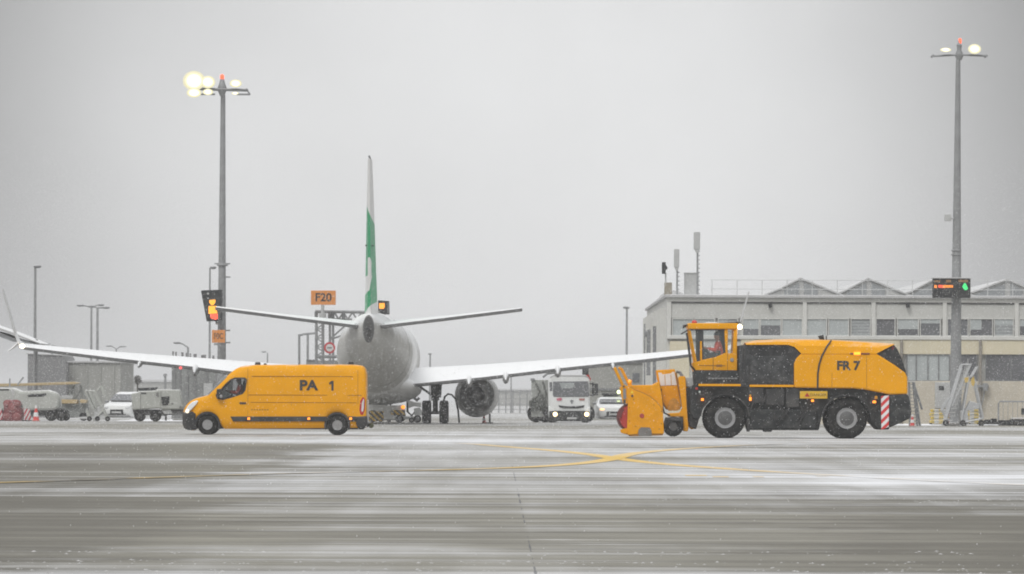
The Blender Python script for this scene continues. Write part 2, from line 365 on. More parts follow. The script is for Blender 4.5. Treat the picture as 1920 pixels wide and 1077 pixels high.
def ribbon(mb, pts, wd, z=0.004):
    pts = [Vector((p.x, p.y, z)) for p in pts]
    # Catmull-Rom resample
    q = []
    for i in range(len(pts) - 1):
        p0, p1, p2, p3 = pts[max(i - 1, 0)], pts[i], pts[i + 1], pts[min(i + 2, len(pts) - 1)]
        for k in range(8):
            t = k / 8; q.append(0.5 * ((2 * p1) + (p2 - p0) * t + (2 * p0 - 5 * p1 + 4 * p2 - p3) * t * t + (3 * p1 - p0 - 3 * p2 + p3) * t ** 3))
    q.append(pts[-1]); v = []
    for i, p in enumerate(q):
        d = (q[min(i + 1, len(q) - 1)] - q[max(i - 1, 0)]).normalized(); nrm = Vector((-d.y, d.x, 0)) * wd / 2
        v += [p - nrm, p + nrm]
    mb.add(v, [(2 * i, 2 * i + 1, 2 * i + 3, 2 * i + 2) for i in range(len(q) - 1)])
for k, line in enumerate([
        [(862, 831.5), (900, 834), (960, 839), (1040, 845.5), (1110, 853), (1148, 859), (1230, 869), (1400, 882), (1640, 896), (1800, 904.5), (1985, 913)],
        [(1470, 832.5), (1390, 836), (1300, 841), (1230, 846.5), (1180, 852.5), (1148, 861), (1105, 868), (1020, 875), (900, 880), (700, 885), (540, 888.5), (300, 896), (0, 906), (-120, 909)]]):
    mb = MB(); ribbon(mb, [G(*p) for p in line], 0.42, 0.004 + 0.004 * k)
    o = mb.build('taxiway_marking', YM, None, smooth=0); o['kind'] = 'structure'
mb = MB()
for a, b, y in ((1285, 1325, 892), (1336, 1366, 894.5), (1412, 1432, 894.5), (1530, 1552, 893.5)):
    p, q = G(a, y), G(b, y + 0.2); mb.add([(p.x, p.y - 0.5, .004), (q.x, q.y - 0.5, .004), (q.x, q.y + 0.5, .004), (p.x, p.y + 0.5, .004)], [(0, 1, 2, 3)])
o = mb.build('dash_marking', YM, None, smooth=0); o['kind'] = 'structure'
SLUSH = mat('slush', (0.42, 0.42, 0.415), 0.9, var=0.25, vs=9)
SNOW = mat('fresh_snow', (0.80, 0.81, 0.83), 0.9, var=0.06, vs=6)
mb = MB(); R = random.Random(3)
def lump(x, y, r):
    n = 6; top = (x + R.uniform(-.3, .3) * r, y, r * R.uniform(.45, .8))
    v = [(x + math.cos(i * 1.047) * r * R.uniform(.8, 1.9), y + math.sin(i * 1.047) * r * R.uniform(.7, 1.2), 0) for i in range(n)] + [top]
    mb.add(v, [(i, (i + 1) % n, n) for i in range(n)])
for py, x0, x1, num, sp in ((1037, -20, 1940, 110, 4), (1056, -20, 1940, 130, 5), (1071, -20, 1940, 130, 6), (934, 1180, 1940, 90, 1.2), (942, 1700, 1940, 50, 3)):
    for _ in range(num):
        px = R.uniform(x0, x1); p = G(px, py + (px - 960) * .002 + R.gauss(0, sp) * .5 + 2.0 * math.sin(px * .021)); lump(p.x, p.y, R.choice((.005, .006, .008, .010, .013)))
o = mb.build('snow_clumps', SLUSH, None, smooth=0); o['kind'] = 'stuff'; o['label'] = 'little clumps of snow thrown in rows across the near concrete'; o['category'] = 'snow'
mb = MB(); R = random.Random(5)   # low drift along the foot of the terminal
def drift(x0, x1, y, hh, wd):
    n = 40; rings = []
    for i in range(n + 1):
        x = x0 + (x1 - x0) * i / n; h = hh * (0.45 + 0.55 * R.random()) * min(1, 6 * i / n, 6 * (n - i) / n) + .01
        rings.append([(x, y - wd * (.7 + .3 * R.random()), 0), (x, y - wd * .4, h * .7), (x, y, h), (x, y + wd * .5, h * .5), (x, y + wd, 0)])
    mb.loft(rings, False)
drift(19.5, 34, 289.5, .09, 1.5); drift(16.0, 21.5, 285, .08, 1.2); drift(-21, -15, 303, .10, 1.5)
o = mb.build('snow_bank', SNOW, None); o['kind'] = 'structure'
FLK = bpy.data.materials.new('snowflake'); FLK.use_nodes = True; _n = FLK.node_tree; _n.nodes.clear()
_a = nd(_n, 'ShaderNodeBsdfDiffuse'); _a.inputs[0].default_value = (.95, .95, .96, 1); _b = nd(_n, 'ShaderNodeBsdfTranslucent'); _b.inputs[0].default_value = (.97, .97, .98, 1)
_m = nd(_n, 'ShaderNodeMixShader', n0=.55); ln(_n, _a, _m, 0, 1); ln(_n, _b, _m, 0, 2); _o = nd(_n, 'ShaderNodeOutputMaterial'); ln(_n, _m, _o)
mb = MB(); R = random.Random(11)   # falling snow
for _ in range(17000):
    y = 40 + 142 * R.random() ** 0.7; x = R.uniform(-1, 1) * (0.098 * y + 1.5); z = 0.05 + (0.016 * y + 1.5) * R.random(); r = R.uniform(.002, .0046)
    mb.add([(x - r, y, z), (x + r, y, z), (x, y - r, z), (x, y + r, z), (x - .3 * r, y, z - 1.5 * r), (x + .3 * r, y, z + 1.5 * r)],
           [(0, 2, 5), (2, 1, 5), (1, 3, 5), (3, 0, 5), (2, 0, 4), (1, 2, 4), (3, 1, 4), (0, 3, 4)])
for _ in range(60000):      # extra flakes added further out as a veil that fades the background like haze
    y = 198 + 92 * R.random(); x = R.uniform(-1, 1) * (0.095 * y + 3); z = 0.05 + 11 * R.random() ** 1.3; r = R.uniform(.005, .0115)
    mb.add([(x - r, y, z), (x + r, y, z), (x, y - r, z), (x, y + r, z), (x - .3 * r, y, z - 1.5 * r), (x + .3 * r, y, z + 1.5 * r)],
           [(0, 2, 5), (2, 1, 5), (1, 3, 5), (3, 0, 5), (2, 0, 4), (1, 2, 4), (3, 1, 4), (0, 3, 4)])
o = mb.build('falling_snow', FLK, None, smooth=0); o['kind'] = 'stuff'; o['label'] = 'snowflakes drifting through the air over the whole apron'; o['category'] = 'snow'

# ------------------------------------------------------------------ terminal building (right)
DB = 295.0
WALL = mat('rendered_wall', (0.60, 0.598, 0.57), 0.8, var=0.06, vs=0.5, snow=0.8, grime=.3, gs=.35, gcol=(.42, .41, .38))
WALLB = mat('grey_beam', (0.52, 0.52, 0.495), 0.8, var=0.07, vs=0.6, grime=.35, gs=.4, gcol=(.42, .42, .39))
CREAM = mat('cream_wall', (0.64, 0.58, 0.43), 0.8, var=0.06, vs=0.5)
BEIGE = mat('beige_wall', (0.56, 0.51, 0.42), 0.85, var=0.09, vs=0.7, grime=.4, gs=.5, gcol=(.40, .38, .33))
ROOFS = mat('snowy_roof', (0.48, 0.48, 0.48), 0.8, var=0.1, snow=0.9, slo=0.3, shi=0.7)
BLIND = mat('window_blind', (0.34, 0.36, 0.36), .5, stripes=((0, 0, 1), .16, (.24, .25, .26), .55), var=.08)
PIPE = mat('brown_pipe', (0.26, 0.235, 0.20), 0.6)
bx, _z = P(1250, 795, DB)
T = thing('terminal_building', 'long two-storey pale grey terminal with a cream lower band behind the snow blower', 'building', (bx, DB, 0))
def zb(py): return P(1585, py, DB)[1]
XR = 48.0
def bb(y0px, y1px, x0, x1, fy, dep, m, name, bev=0.02):
    mb = MB(); mb.box(x0, x1, DB + fy, DB + fy + dep, zb(y1px), zb(y0px)); return mb.build(name, m, T, bevel=bev)
z_roof = zb(560)
mb = MB(); mb.box(bx, XR, DB + 0.25, DB + 44, 0.0, z_roof); mb.build('wall', WALL, T)
bb(554, 559.5, bx - .12, XR, -0.22, 44.4, ROOFS, 'roof')
bb(559.5, 567, bx - .02, XR, -0.05, 0.3, WALL, 'cornice')
bb(567, 570, bx, XR, 0.0, 0.25, mat('dark_gap', (0.10, 0.10, 0.10)), 'shadow_gap')
bb(570, 598, bx, XR, 0.06, 0.19, WALLB, 'upper_panel')
bb(630, 637, bx, XR, -0.06, 0.31, WALL, 'sill_band')
bb(637, 664, P(1392, 0, DB)[0], XR, 0.0, 0.25, CREAM, 'cream_panel')
bb(714, 802, P(1392, 0, DB)[0], XR, 0.0, 0.25, BEIGE, 'lower_wall')
mb = MB(); mb.pbox((1256, 640), (1292, 802), DB, DB + .0, DB + .25); mb.build('corner_panel', CREAM, T)
mb = MB(); mb.pbox((1292, 640), (1392, 802), DB, DB + .1, DB + .25); mb.build('grey_panel', WALLB, T)
for px in (1254, 1508.5, 1637.5, 1771, 1906, 2040):
    x = P(px, 700, DB)[0]; mb = MB(); mb.box(x - .11, x + .11, DB - .04, DB + .25, zb(637), zb(567.2)); mb.build('column', WALL, T, bevel=.015)
def window(x0, x1, y0, y1, glass, mull=(), fm=None, fy=0.02):
    (a, zt), (b, z0) = P(x0, y0, DB), P(x1, y1, DB); t = .045; mb = MB()
    mb.box(a, b, DB + fy, DB + .24, zt - t, zt); mb.box(a, b, DB + fy, DB + .24, z0, z0 + t)
    mb.box(a, a + t, DB + fy, DB + .24, z0 + t, zt - t); mb.box(b - t, b, DB + fy, DB + .24, z0 + t, zt - t)
    for mx_ in mull:
        xm = P(mx_, y0, DB)[0]; mb.box(xm - .025, xm + .025, DB + fy, DB + .24, z0 + t, zt - t)
    fr = mb.build('window', fm or WALL, T)
    mb = MB(); mb.box(a + t, b - t, DB + fy + .07, DB + .22, z0 + t, zt - t); mb.build('pane', glass, fr, smooth=0)
    R_ = random.Random(x0)
    if glass is not GLL and y0 < 620 and R_.random() < .6:
        h_ = (zt - z0) * R_.uniform(.2, .6); mb = MB(); mb.box(a + t, b - t - (b - a) * R_.choice((0, 0, .45)), DB + fy + .055, DB + fy + .068, zt - t - h_, zt - t); mb.build('roller_blind', GLL, fr, smooth=0)
for x0, x1, gl in ((1260, 1300, GLL), (1302, 1341, GLL), (1346, 1384, BLIND), (1392, 1424, GLM), (1425, 1465, GLM), (1466, 1505, GLL), (1512, 1551, GLL), (1553, 1592, GLL), (1595, 1633, BLIND),
                   (1642, 1679, GLD), (1682, 1723, GLD), (1725, 1764, GLM), (1776, 1816, GLM), (1818, 1862, GLD), (1864, 1901, BLIND), (1911, 1950, GLD), (1952, 1992, GLM)):
    window(x0, x1, 597, 631, gl)
window(1700, 1781, 664, 715, GLL, (1718, 1740, 1760), MGR)
window(1798, 1832, 664, 715, GLD, (), MGR); window(1848, 1940, 664, 715, GLD, (1896,), MGR)
window(1600, 1690, 664, 715, GLD, (1640,), MGR)
for px in (1692.5, 1840.5):
    mb = MB(); x = P(px, 0, DB)[0]; mb.cyl((x, DB - .1, 0.0), (x, DB - .1, zb(638)), .075); mb.cyl((x, DB - .1, zb(700)), (x, DB - .1, zb(696)), .1); mb.build('drainpipe', PIPE, T)
mb = MB(); mb.pbox((1753, 717), (1786, 766), DB, DB - .06, DB + .1); mb.pbox((1760, 724), (1770, 732), DB, DB - .08, DB - .06, 1); mb.build('wall_cabinet', [LGR, DGR], T, bevel=.01)
for px in (1444, 1702):
    mb = MB(); mb.pbox((px - 3, 568), (px + 3, 577), DB, DB - .25, DB + .1); mb.build('wall_lamp', DGR, T, bevel=.02)
# receding side wall with pilasters, duct and pipes
for k in range(7):
    y = DB + 1.5 + k * 6.2; mb = MB(); mb.box(bx - .35, bx + .02, y, y + .5, 0, z_roof - .5); mb.build('side_pilaster', WALL, T)
for y, za, zb_ in ((DB + 12, 0, 5.2), (DB + 33, 0, 5.6)): mb = MB(); mb.cyl((bx - .3, y, za), (bx - .3, y, zb_), .14); mb.build('side_pipe', MGR, T)
mb = MB(); mb.tube([(bx - .3, DB + 24, 2.6), (bx - .3, DB + 24, 5.0), (bx - .3, DB + 31, 5.0)], .2, 10); mb.build('side_duct', MGR, T)
mb = MB(); n = 12
rings = [[(bx + .10 + 1.0 * (1 - math.cos(i * math.pi / n)), y, z_roof - .02 + .95 * math.sin(i * math.pi / n)) for i in range(n + 1)] for y in (DB + 28, DB + 43)]
mb.loft(rings); mb.build('barrel_roof', ROOFS, T)
# skylight gables
for px0, pa, px1 in ((1467, 1500, 1581), (1583, 1627, 1707), (1709, 1752, 1826), (1826, 1888, 1960), (1962, 2010, 2090)):
    yk = DB + 2.5; x0, xa, x1 = [P(p, 700, yk)[0] for p in (px0, pa, px1)]; z0 = P(1585, 557, yk)[1]; za = P(1585, 525, yk)[1]
    ze = P(1585, 543, yk)[1] if px0 == 1467 else P(1585, 549, yk)[1]
    mb = MB(); mb.prism([(x0, z_roof), (x0, ze), (xa, za), (x1, z0), (x1, z_roof)], yk, yk + 36); sk = mb.build('skylight', mat('skylight_wall', (.36, .36, .35), .7, var=.15), T)
    mb = MB(); mb.prism([(x0 - .08, ze), (xa, za + .02), (x1 + .05, z0), (x1 + .05, z0 + .09), (xa, za + .11), (x0 - .08, ze + .09)], yk - .12, yk + 36.1); mb.build('skylight_cap', mat('skylight_frame', (.40, .40, .395), .7, var=.15, snow=.45, slo=.4, shi=.9), sk)
    mb = MB(); xm = x0 + (xa - x0) * .93; mb.prism([(x0 + .08, z_roof + .06), (x0 + .08, ze - .06), (xm, za - .18), (xm, z_roof + .06)], yk - .05, yk + .02)
    xn = xa + (x1 - xa) * .08; xo = xa + (x1 - xa) * .4
    mb.prism([(xn, z_roof + .06), (xn, za - .15), (xo, z0 + (za - z0) * .6 - .12), (xo, z_roof + .06)], yk - .05, yk + .02); mb.build('skylight_glass', mat('skylight_pane', (.24, .25, .255), .2, var=.15), sk)
mb = MB(); yk = DB + 1.2
for py in (526, 543):
    a = P3(1332, py - 1, yk); b = P3(2000, py + 1.5, yk); mb.cyl(a, b, .016, n=6)
for px in range(1335, 2000, 47):
    a = P3(px, 526, yk); mb.cyl((a.x, yk, z_roof), (a.x, yk, a.z), .02, n=6)
mb.build('roof_railing', LGR, T)
mb = MB(); mb.pbox((1284, 513), (1310, 560), DB + 1, DB + 1, DB + 2.2); mb.pbox((1283, 511), (1311, 513.4), DB + 1, DB + .95, DB + 2.25); mb.build('roof_cabinet', LGR, T, bevel=.02)
mb = MB(); mb.pbox((1246, 530), (1260, 558), DB + .8, DB + .8, DB + 1.4); mb.build('roof_box', mat('tan_box', (0.28, 0.25, 0.20)), T, bevel=.02)
# aerials standing on the roof
def aerial(px, ptop, pbot, pw, label, rungs):
    D = DB + .5; b = P3(px, 556, D); t = thing('cell_antenna', label, 'antenna', (b.x, D, z_roof + .02), 'mobile phone aerials on the terminal roof')
    mb = MB(); tp = P3(px, ptop + 2, D); mb.cyl((b.x, D, z_roof), (b.x, D, tp.z), .05, n=8)
    for k in range(rungs):
        z = z_roof + .2 + k * .22
        if z < P(px, pbot, D)[1]: mb.box(b.x - .03, b.x + .13, D - .03, D + .03, z, z + .05)
    mb.build('pole', GALV, t)
    mb = MB(); mb.pbox((px - pw - 1, ptop), (px + pw - 1, pbot), D, D - .2, D - .05); mb.pp([(px - pw, pbot), (px + pw - 2, pbot), (px + 1, pbot + 7), (px - 2, pbot + 7)], D, D - .18, D - .06); mb.build('panel', LGR, t, bevel=.03)
aerial(1307.5, 435, 468, 6, 'tallest white panel aerial on the terminal roof', 12)
aerial(1269.5, 467, 502, 5, 'middle-height grey panel aerial near the terminal roof corner', 6)
D = DB + .8; b = P3(1248, 556, D); t = thing('roof_camera', 'small dark camera on a short pole above the tan box at the roof corner', 'camera', (b.x, D, z_roof))
mb = MB(); mb.cyl((b.x, D, zb(530)), (b.x, D, P(1248, 512, D)[1]), .04); mb.build('pole', LGR, t)
mb = MB(); mb.pbox((1241, 492), (1248, 514), D, D - .2, D + .1); mb.pp([(1248, 496), (1252, 503), (1248, 508)], D, D - .1, D + .05); mb.build('camera_housing', DGR, t, bevel=.03)

# ------------------------------------------------------------------ buildings further off
def block(name, label, D, boxes, m, cat='building', dep=12.0):
    a = boxes[0]; x0, _ = P(a[0], a[1], D); x1, _ = P(a[2], a[1], D); t = thing(name, label, cat, ((x0 + x1) / 2, D, 0)); return t
GB1 = mat('slate_cladding', (0.20, 0.20, 0.202), 0.7, var=0.08, vs=.6, snow=.8)
GB2 = mat('grey_cladding', (0.31, 0.31, 0.29), 0.7, var=0.06, vs=.5, snow=.8)
D = 345.0; x0, zt = P(52, 664, D); x1, _ = P(124, 664, D)
t = thing('storage_shed', 'dark grey shed with a sloping right end behind the tall street lamp', 'building', ((x0 + x1) / 2, D, 0))
mb = MB(); mb.prism([(x0, 0), (x0, zt), (P(116, 667, D)[0], P(116, 667, D)[1]), (x1, P(124, 684, D)[1]), (x1, 0)], D, D + 9); mb.build('wall', GB1, t)
mb = MB(); mb.prism([(x0 - .1, zt), (P(116, 667, D)[0], P(116, 667, D)[1]), (P(116, 666, D)[0], P(116, 665.5, D)[1]), (x0 - .1, zt + .05)], D - .1, D + 9.1); mb.build('roof', ROOFS, t)
x0, zt = P(122, 680, D + 2); x1, _ = P(226, 680, D + 2)
t = thing('cargo_shed', 'paler flat-roofed grey shed adjoining the dark shed', 'building', ((x0 + x1) / 2, D + 2, 0))
mb = MB(); mb.box(x0 + .05, x1, D + 2, D + 14, 0, zt); mb.build('wall', GB2, t)
mb = MB()
for px in (138, 163, 188, 213): a = P(px, 700, D + 2)[0]; mb.box(a - .05, a + .05, D + 1.93, D + 2.02, 0, zt - .1)
mb.build('wall_rib', GB2, t); mb = MB(); mb.box(x0 - .0, x1 + .12, D + 1.85, D + 14.1, zt, zt + .1); mb.build('roof', ROOFS, t)
D = 325.0; x0, zt = P(322, 690, D); x1, _ = P(424, 690, D)
t = thing('plant_room', 'grey plant room with a row of roof vents behind the van nose', 'building', ((x0 + x1) / 2, D, 0))
mb = MB(); mb.box(x0, x1, D, D + 8, 0, zt); wl = mb.build('wall', mat('plant_room_wall', (0.22, 0.226, 0.222), 0.7, var=.25, vs=.8, snow=.7), t)
mb = MB()
for px in (328, 338, 352, 366, 388, 406, 418): a = P(px, 700, D)[0]; mb.box(a - .04, a + .04, D - .06, D, 0, zt)
mb.build('wall_rib', GB1, t); mb = MB(); mb.pbox((382, 719), (399, 742), D, D - .12, D - .02); mb.build('notice_board', LGR, t)
mb = MB(); mb.pbox((323, 680), (352, 691), D, D + 1, D + 3); mb.pbox((338, 676), (346, 691), D, D + .8, D + 1.0); mb.build('roof_unit', GB1, t)
for px, ph, pw in ((324.5, 659, 1.6), (330, 660, 1.6), (342, 661, 2.4), (349.5, 662, 1.6), (357, 663, 1.4), (365.5, 664, 3.2), (379, 666, 2), (383.5, 665.5, 2.6), (400, 667, 2.2), (412, 668, 2)):
    mb = MB(); a = P3(px, ph, D + 2); r = pw / 33; mb.cyl((a.x, D + 2, zt), (a.x, D + 2, a.z), r * .6, n=8); mb.cyl((a.x, D + 2, a.z - .2), (a.x, D + 2, a.z), r, n=8); mb.build('roof_vent', GB1, t)
D = 345.0; x0, zt = P(1103, 681, D); x1, _ = P(1262, 681, D)
t = thing('annex_building', 'low grey flat annex between the fuel truck and the terminal', 'building', ((x0 + x1) / 2, D, 0))
mb = MB(); mb.box(x0, x1, D, D + 9, 0, zt); mb.build('wall', GB2, t); mb = MB(); mb.box(x0 - .1, x1 + .1, D - .12, D + 9.1, zt, zt + .12); mb.build('roof', ROOFS, t)
for a, b in ((1186, 1199), (1208, 1220)):
    mb = MB(); mb.pbox((a, 700), (b, 717), D, D - .05, D + .02); wn = mb.build('window', GLM, t)
mb = MB(); mb.pbox((1104, 728), (1222, 733), D, D - .1, D + .02); mb.build('ledge', MGR, t)
D = 1100.0
for a, b, top, nm, lb in ((225, 330, 716, 'distant_hangar', 'faint pale hangar on the horizon beyond the snow-covered car'), (925, 1035, 733, 'distant_terminal', 'very faint long building on the horizon right of the engine'), (-60, 50, 722, 'distant_warehouse', 'faint low warehouse on the horizon at the far left')):
    (x0, zt), (x1, _) = P(a, top, D), P(b, top, D); t = thing(nm, lb, 'building', ((x0 + x1) / 2, D, 0))
    mb = MB(); mb.box(x0, x1, D, D + 30, 0, zt); mb.build('wall', GB2, t); mb = MB(); mb.box(x0 - .4, x1 + .4, D - .4, D + 30, zt, zt + .4); mb.build('roof', ROOFS, t)
D = 520.0; mb = MB(); x0, x1 = P(925, 0, D)[0], P(1110, 0, D)[0]
t = thing('perimeter_fence', 'faint wire fence standing between the engine and the fuel truck', 'fence', ((x0 + x1) / 2, D, 0))
for k in range(15): a = x0 + (x1 - x0) * k / 14; mb.cyl((a, D, 0), (a, D, 2.1), .06, n=6)
mb.build('fence_post', GALV, t); mb = MB()
for z in (.3, .8, 1.3, 1.75, 2.05): mb.cyl((x0, D, z), (x1, D, z), .025, n=5)
mb.build('fence_rail', GALV, t)
# canopy beyond the aircraft wing tip (left edge)
D = 300.0; a, b = P3(-70, 600, D), P3(76, 646, D)
t = thing('canopy', 'white-topped sloping canopy edge at the far left above the wing tip', 'canopy', (b.x - .3, D, 0))
mb = MB(); mb.prism([(a.x, a.z), (P(0, 619, D)[0], P(0, 619, D)[1]), (b.x, b.z), (b.x, b.z + .06), (P(25, 625, D)[0], P(25, 623, D)[1]), (a.x, a.z + .3)], D, D + 6); mb.build('roof', ROOFS, t, bevel=.03)
mb = MB(); q = [(-70, 606), (0, 624), (24, 634), (60, 642), (70, 646), (24, 641), (0, 632), (-70, 614)]; mb.pp(q, D, D + .1, D + 5.8); mb.build('soffit_beam', MGR, t)
mb = MB()
for px in (68, -60): c = P3(px, 640, D + 3); mb.cyl((c.x, D + 3, 0), (c.x, D + 3, c.z + .1), .09)
mb.build('support_post', GALV, t)

# ------------------------------------------------------------------ light masts, lamps, signs
def mast(px, ptop, D, r0, r1, label, lean=0.0):
    b = P3(px, 790, D); t = thing('light_mast', label, 'light mast', (b.x, D, 0), 'tall apron floodlight masts')
    zt = P(px, ptop, D)[1]; mb = MB(); mb.cyl((b.x, D, 0.15), (b.x + lean, D, zt), r0, r1, n=18); pole = mb.build('pole', GALV, t)
    mb = MB(); mb.box(b.x - .5, b.x + .5, D - .5, D + .5, 0, .16); mb.build('footing', CONC, t, bevel=.03)
    return t, b.x + lean, zt
def flood(t, px, py, wpx, hpx, D, m, rot=0):
    c = P3(px, py, D); s = D / F; w, h = wpx * s / 2, hpx * s / 2
    def dish(prof): 
        q = MB(); q.lathe(prof, (0, 0, 0), 'y', 24); q.v = [(c.x + p[0] * w, D + p[1], c.z + p[2] * h) for p in q.v]; return q
    hd = dish([(.001, .34), (.45, .30), (.85, .06), (.96, -.06), (.93, -.08), (.001, -.05)][::-1]).build('floodlight', MGR, t, bevel=0)
    lens = dish([(.001, -.15), (.30, -.145), (.62, -.13), (.86, -.10), (1.0, -.075), (.9, -.06)]).build('lamp_lens', lens_mat(c, w, h, t), hd); return hd
def lens_mat(c, w, h, t):   # lit lens: burnt-out core, dimmer and warmer towards the rim of the reflector
    m = bpy.data.materials.new('lit_lens'); m.use_nodes = True; nt = m.node_tree; b = nt.nodes['Principled BSDF']
    g = nd(nt, 'ShaderNodeTexCoord'); mp = nd(nt, 'ShaderNodeMapping'); nt.links.new(g.outputs['Object'], mp.inputs[0])
    l = Vector((c.x, c.y, c.z)) - ORG[t.name]; mp.inputs['Scale'].default_value = (1 / w, 0, 1 / h); mp.inputs['Location'].default_value = (-l.x / w, 0, -l.z / h)
    ln_ = nd(nt, 'ShaderNodeVectorMath', operation='LENGTH'); nt.links.new(mp.outputs[0], ln_.inputs[0])
    rp = nd(nt, 'ShaderNodeValToRGB'); cr = rp.color_ramp; nt.links.new(ln_.outputs['Value'], rp.inputs[0])
    for p, col in ((.42, (1.0, .98, .80)), (.70, (1.0, .93, .60))): cr.elements.new(p).color = (*col, 1)
    cr.elements[0].color = (1, 1, 1, 1); cr.elements[-1].color = (.88, .83, .55, 1)
    nt.links.new(rp.outputs[0], b.inputs['Emission Color']); mr = nd(nt, 'ShaderNodeMapRange', n1=.2, n2=.8, n3=2.6, n4=.95); nt.links.new(ln_.outputs['Value'], mr.inputs[0]); nt.links.new(mr.outputs[0], b.inputs['Emission Strength']); b.inputs['Base Color'].default_value = (.05, .05, .04, 1)
    return m
D = 300.0
t, xt, zt = mast(415.0, 178, D, .25, .125, 'tall left light mast with blazing floodlights and a red top lamp', 0.02)
mb = MB(); c = P3(416.5, 168, D); k = D / F
mb.lathe([(.11, -.35), (.22, -.1), (.24, .1), (.16, .3), (.10, .55)], (c.x, D, c.z), 'z', 16); mb.build('mast_head', GALV, t)
mb = MB()
for y in (-.5, .5): mb.cyl((c.x - 1.3, D + y, c.z + .02), (c.x + 1.32, D + y, c.z - .04), .05, n=8)
for x in (-1.3, -.75, .75, 1.32): mb.cyl((c.x + x, D - .6, c.z - .01), (c.x + x, D + .6, c.z - .01), .045, n=8)
mb.cyl((c.x + 1.32, D - .4, c.z - .04), (c.x + 1.5, D - .4, c.z - .28), .04, n=6); mb.cyl((c.x + .8, D - .4, c.z - .28), (c.x + 1.5, D - .4, c.z - .28), .05, n=6)
mb.cyl((c.x - 1.2, D - .4, c.z - .28), (c.x - .35, D - .4, c.z - .28), .05, n=6); mb.build('lamp_ring', GALV, t)
for px, py, w_, h_ in ((364, 152, 42, 37), (390, 154.5, 28, 24), (364, 174.5, 28, 18), (390, 173, 20, 12), (442, 157, 23, 15), (441, 175.5, 14, 5)): flood(t, px, py, w_, h_, D - .6, FLD)
mb = MB(); a = P3(416.5, 149, D); mb.lathe([(.07, 0), (.10, .05), (.10, .22), (.05, .28)], (a.x, D, a.z - .02), 'z', 12); mb.build('obstruction_lamp', RDL, t)
mb = MB()
for py, side in ((495, 1), (520, 1), (620, 1), (643, 1), (495, -1)):
    a = P3(417, py, D); mb.box(a.x, a.x + side * .42, D - .06, D + .06, a.z - .03, a.z + .04)
mb.build('bracket', GALV, t)
mb = MB(); a = P3(417, 497, D); mb.lathe([(.27, -.06), (.30, 0), (.27, .06)], (a.x, D, a.z), 'z', 16); mb.build('collar', GALV, t)
# light from the lit heads reaches the falling snow around them
def lamp(px, py, D, power, t, col=(1, .93, .68)):
    l = bpy.data.lights.new('flood_bulb', 'SPOT'); l.energy = power; l.color = col; l.shadow_soft_size = .25; l.spot_size = math.radians(75); l.spot_blend = .9
    o = bpy.data.objects.new('flood_bulb', l); COL.objects.link(o); o.parent = t; o.location = P3(px, py, D) - ORG[t.name]; o.rotation_euler = (math.radians(-84), 0, 0)
lamp(372, 160, 297.5, 600, t); lamp(442, 160, 298, 400, t)
D = 283.0
t, xt, zt = mast(1791.5, 112, D, .31, .115, 'tall right light mast with an LED information board on it', 0.06)
c = P3(1798.5, 104, D); mb = MB(); mb.lathe([(.12, -.25), (.20, -.05), (.20, .08), (.11, .25), (.12, .42), (.14, .5), (.06, .62), (.05, .75)], (c.x, D, c.z), 'z', 16); mb.build('mast_head', GALV, t)
mb = MB(); mb.cyl((c.x - 1.36, D - .1, c.z - .06), (c.x, D - .1, c.z + .02), .05, n=8); mb.cyl((c.x, D - .1, c.z + .02), (c.x + 1.36, D - .1, c.z - .03), .05, n=8)
for x in (-1.33, 1.33): mb.cyl((c.x + x, D - .5, c.z - .05), (c.x + x, D + .5, c.z - .05), .06, n=8)
mb.build('lamp_arm', GALV, t)
flood(t, 1773, 94, 21, 8, D - .3, FLD); flood(t, 1827, 92.5, 25, 19, D - .3, FLD)
mb = MB(); a = P3(1800, 82, D); mb.lathe([(.05, 0), (.075, .05), (.075, .2), (.04, .26)], (a.x, D, a.z), 'z', 12); mb.build('obstruction_lamp', RDL, t)
lamp(1827, 93, 281.5, 500, t)
mb = MB(); mb.pbox((1771, 402), (1783, 415), D - .2, D - .35, D - .1); mb.cyl(P3(1783, 410, D - .2), P3(1792, 410, D), .03); mb.build('junction_box', LGR, t, bevel=.02)
mb = MB()
for py in (470, 478): a = P3(1793, py, D); mb.lathe([(.22, -.05), (.27, 0), (.22, .05)], (a.x, D, a.z), 'z', 16)
mb.build('collar', GALV, t)
# LED information board on the right mast
D = 282.4; a = P3(1784, 559, D); t = thing('information_board', 'dark LED information board with orange text and a green arrow on the right mast', 'sign', (a.x, D, a.z))
mb = MB(); mb.pbox((1748.5, 523), (1819, 559), D, D - .25, D + .2); mb.build('housing', DGR, t, bevel=.03)
mb = MB(); mb.pbox((1747, 520.5), (1820.5, 523), D, D - .3, D + .25); mb.build('top_cap', ROOFS, t, bevel=.01)
for q in ((1752, 526, 1763, 529.5), (1774, 525, 1783, 530), (1797, 525, 1815, 529.5)): mb = MB(); mb.pbox(q[:2], q[2:], D - .25, D - .26, D - .24); mb.build('printed_strip', mat('dull_amber', (0.30, .17, .08)), t, smooth=0)
R = random.Random(9); mb = MB(); mr_ = MB(); x = 1752
while x < 1786:
    wpx = R.choice((1.6, 2.2, 2.6)); h = R.uniform(0, 1.2)
    (mr_ if x < 1767 and x > 1755 else mb).pbox((x, 534 + h), (x + wpx, 540.5 - R.uniform(0, 1.2)), D - .25, D - .265, D - .24); x += wpx + .7 + (2.4 if 1754 < x < 1757 else 0)
mb.build('led_text', ORL, t, smooth=0); mr_.build('led_text', RLE, t, smooth=0)
mb = MB(); mb.pp([(1804, 538), (1808, 531), (1811, 532), (1815, 541), (1813, 544), (1809, 544.5)], D - .25, D - .265, D - .24); mb.build('led_arrow', GRN, t, smooth=0)
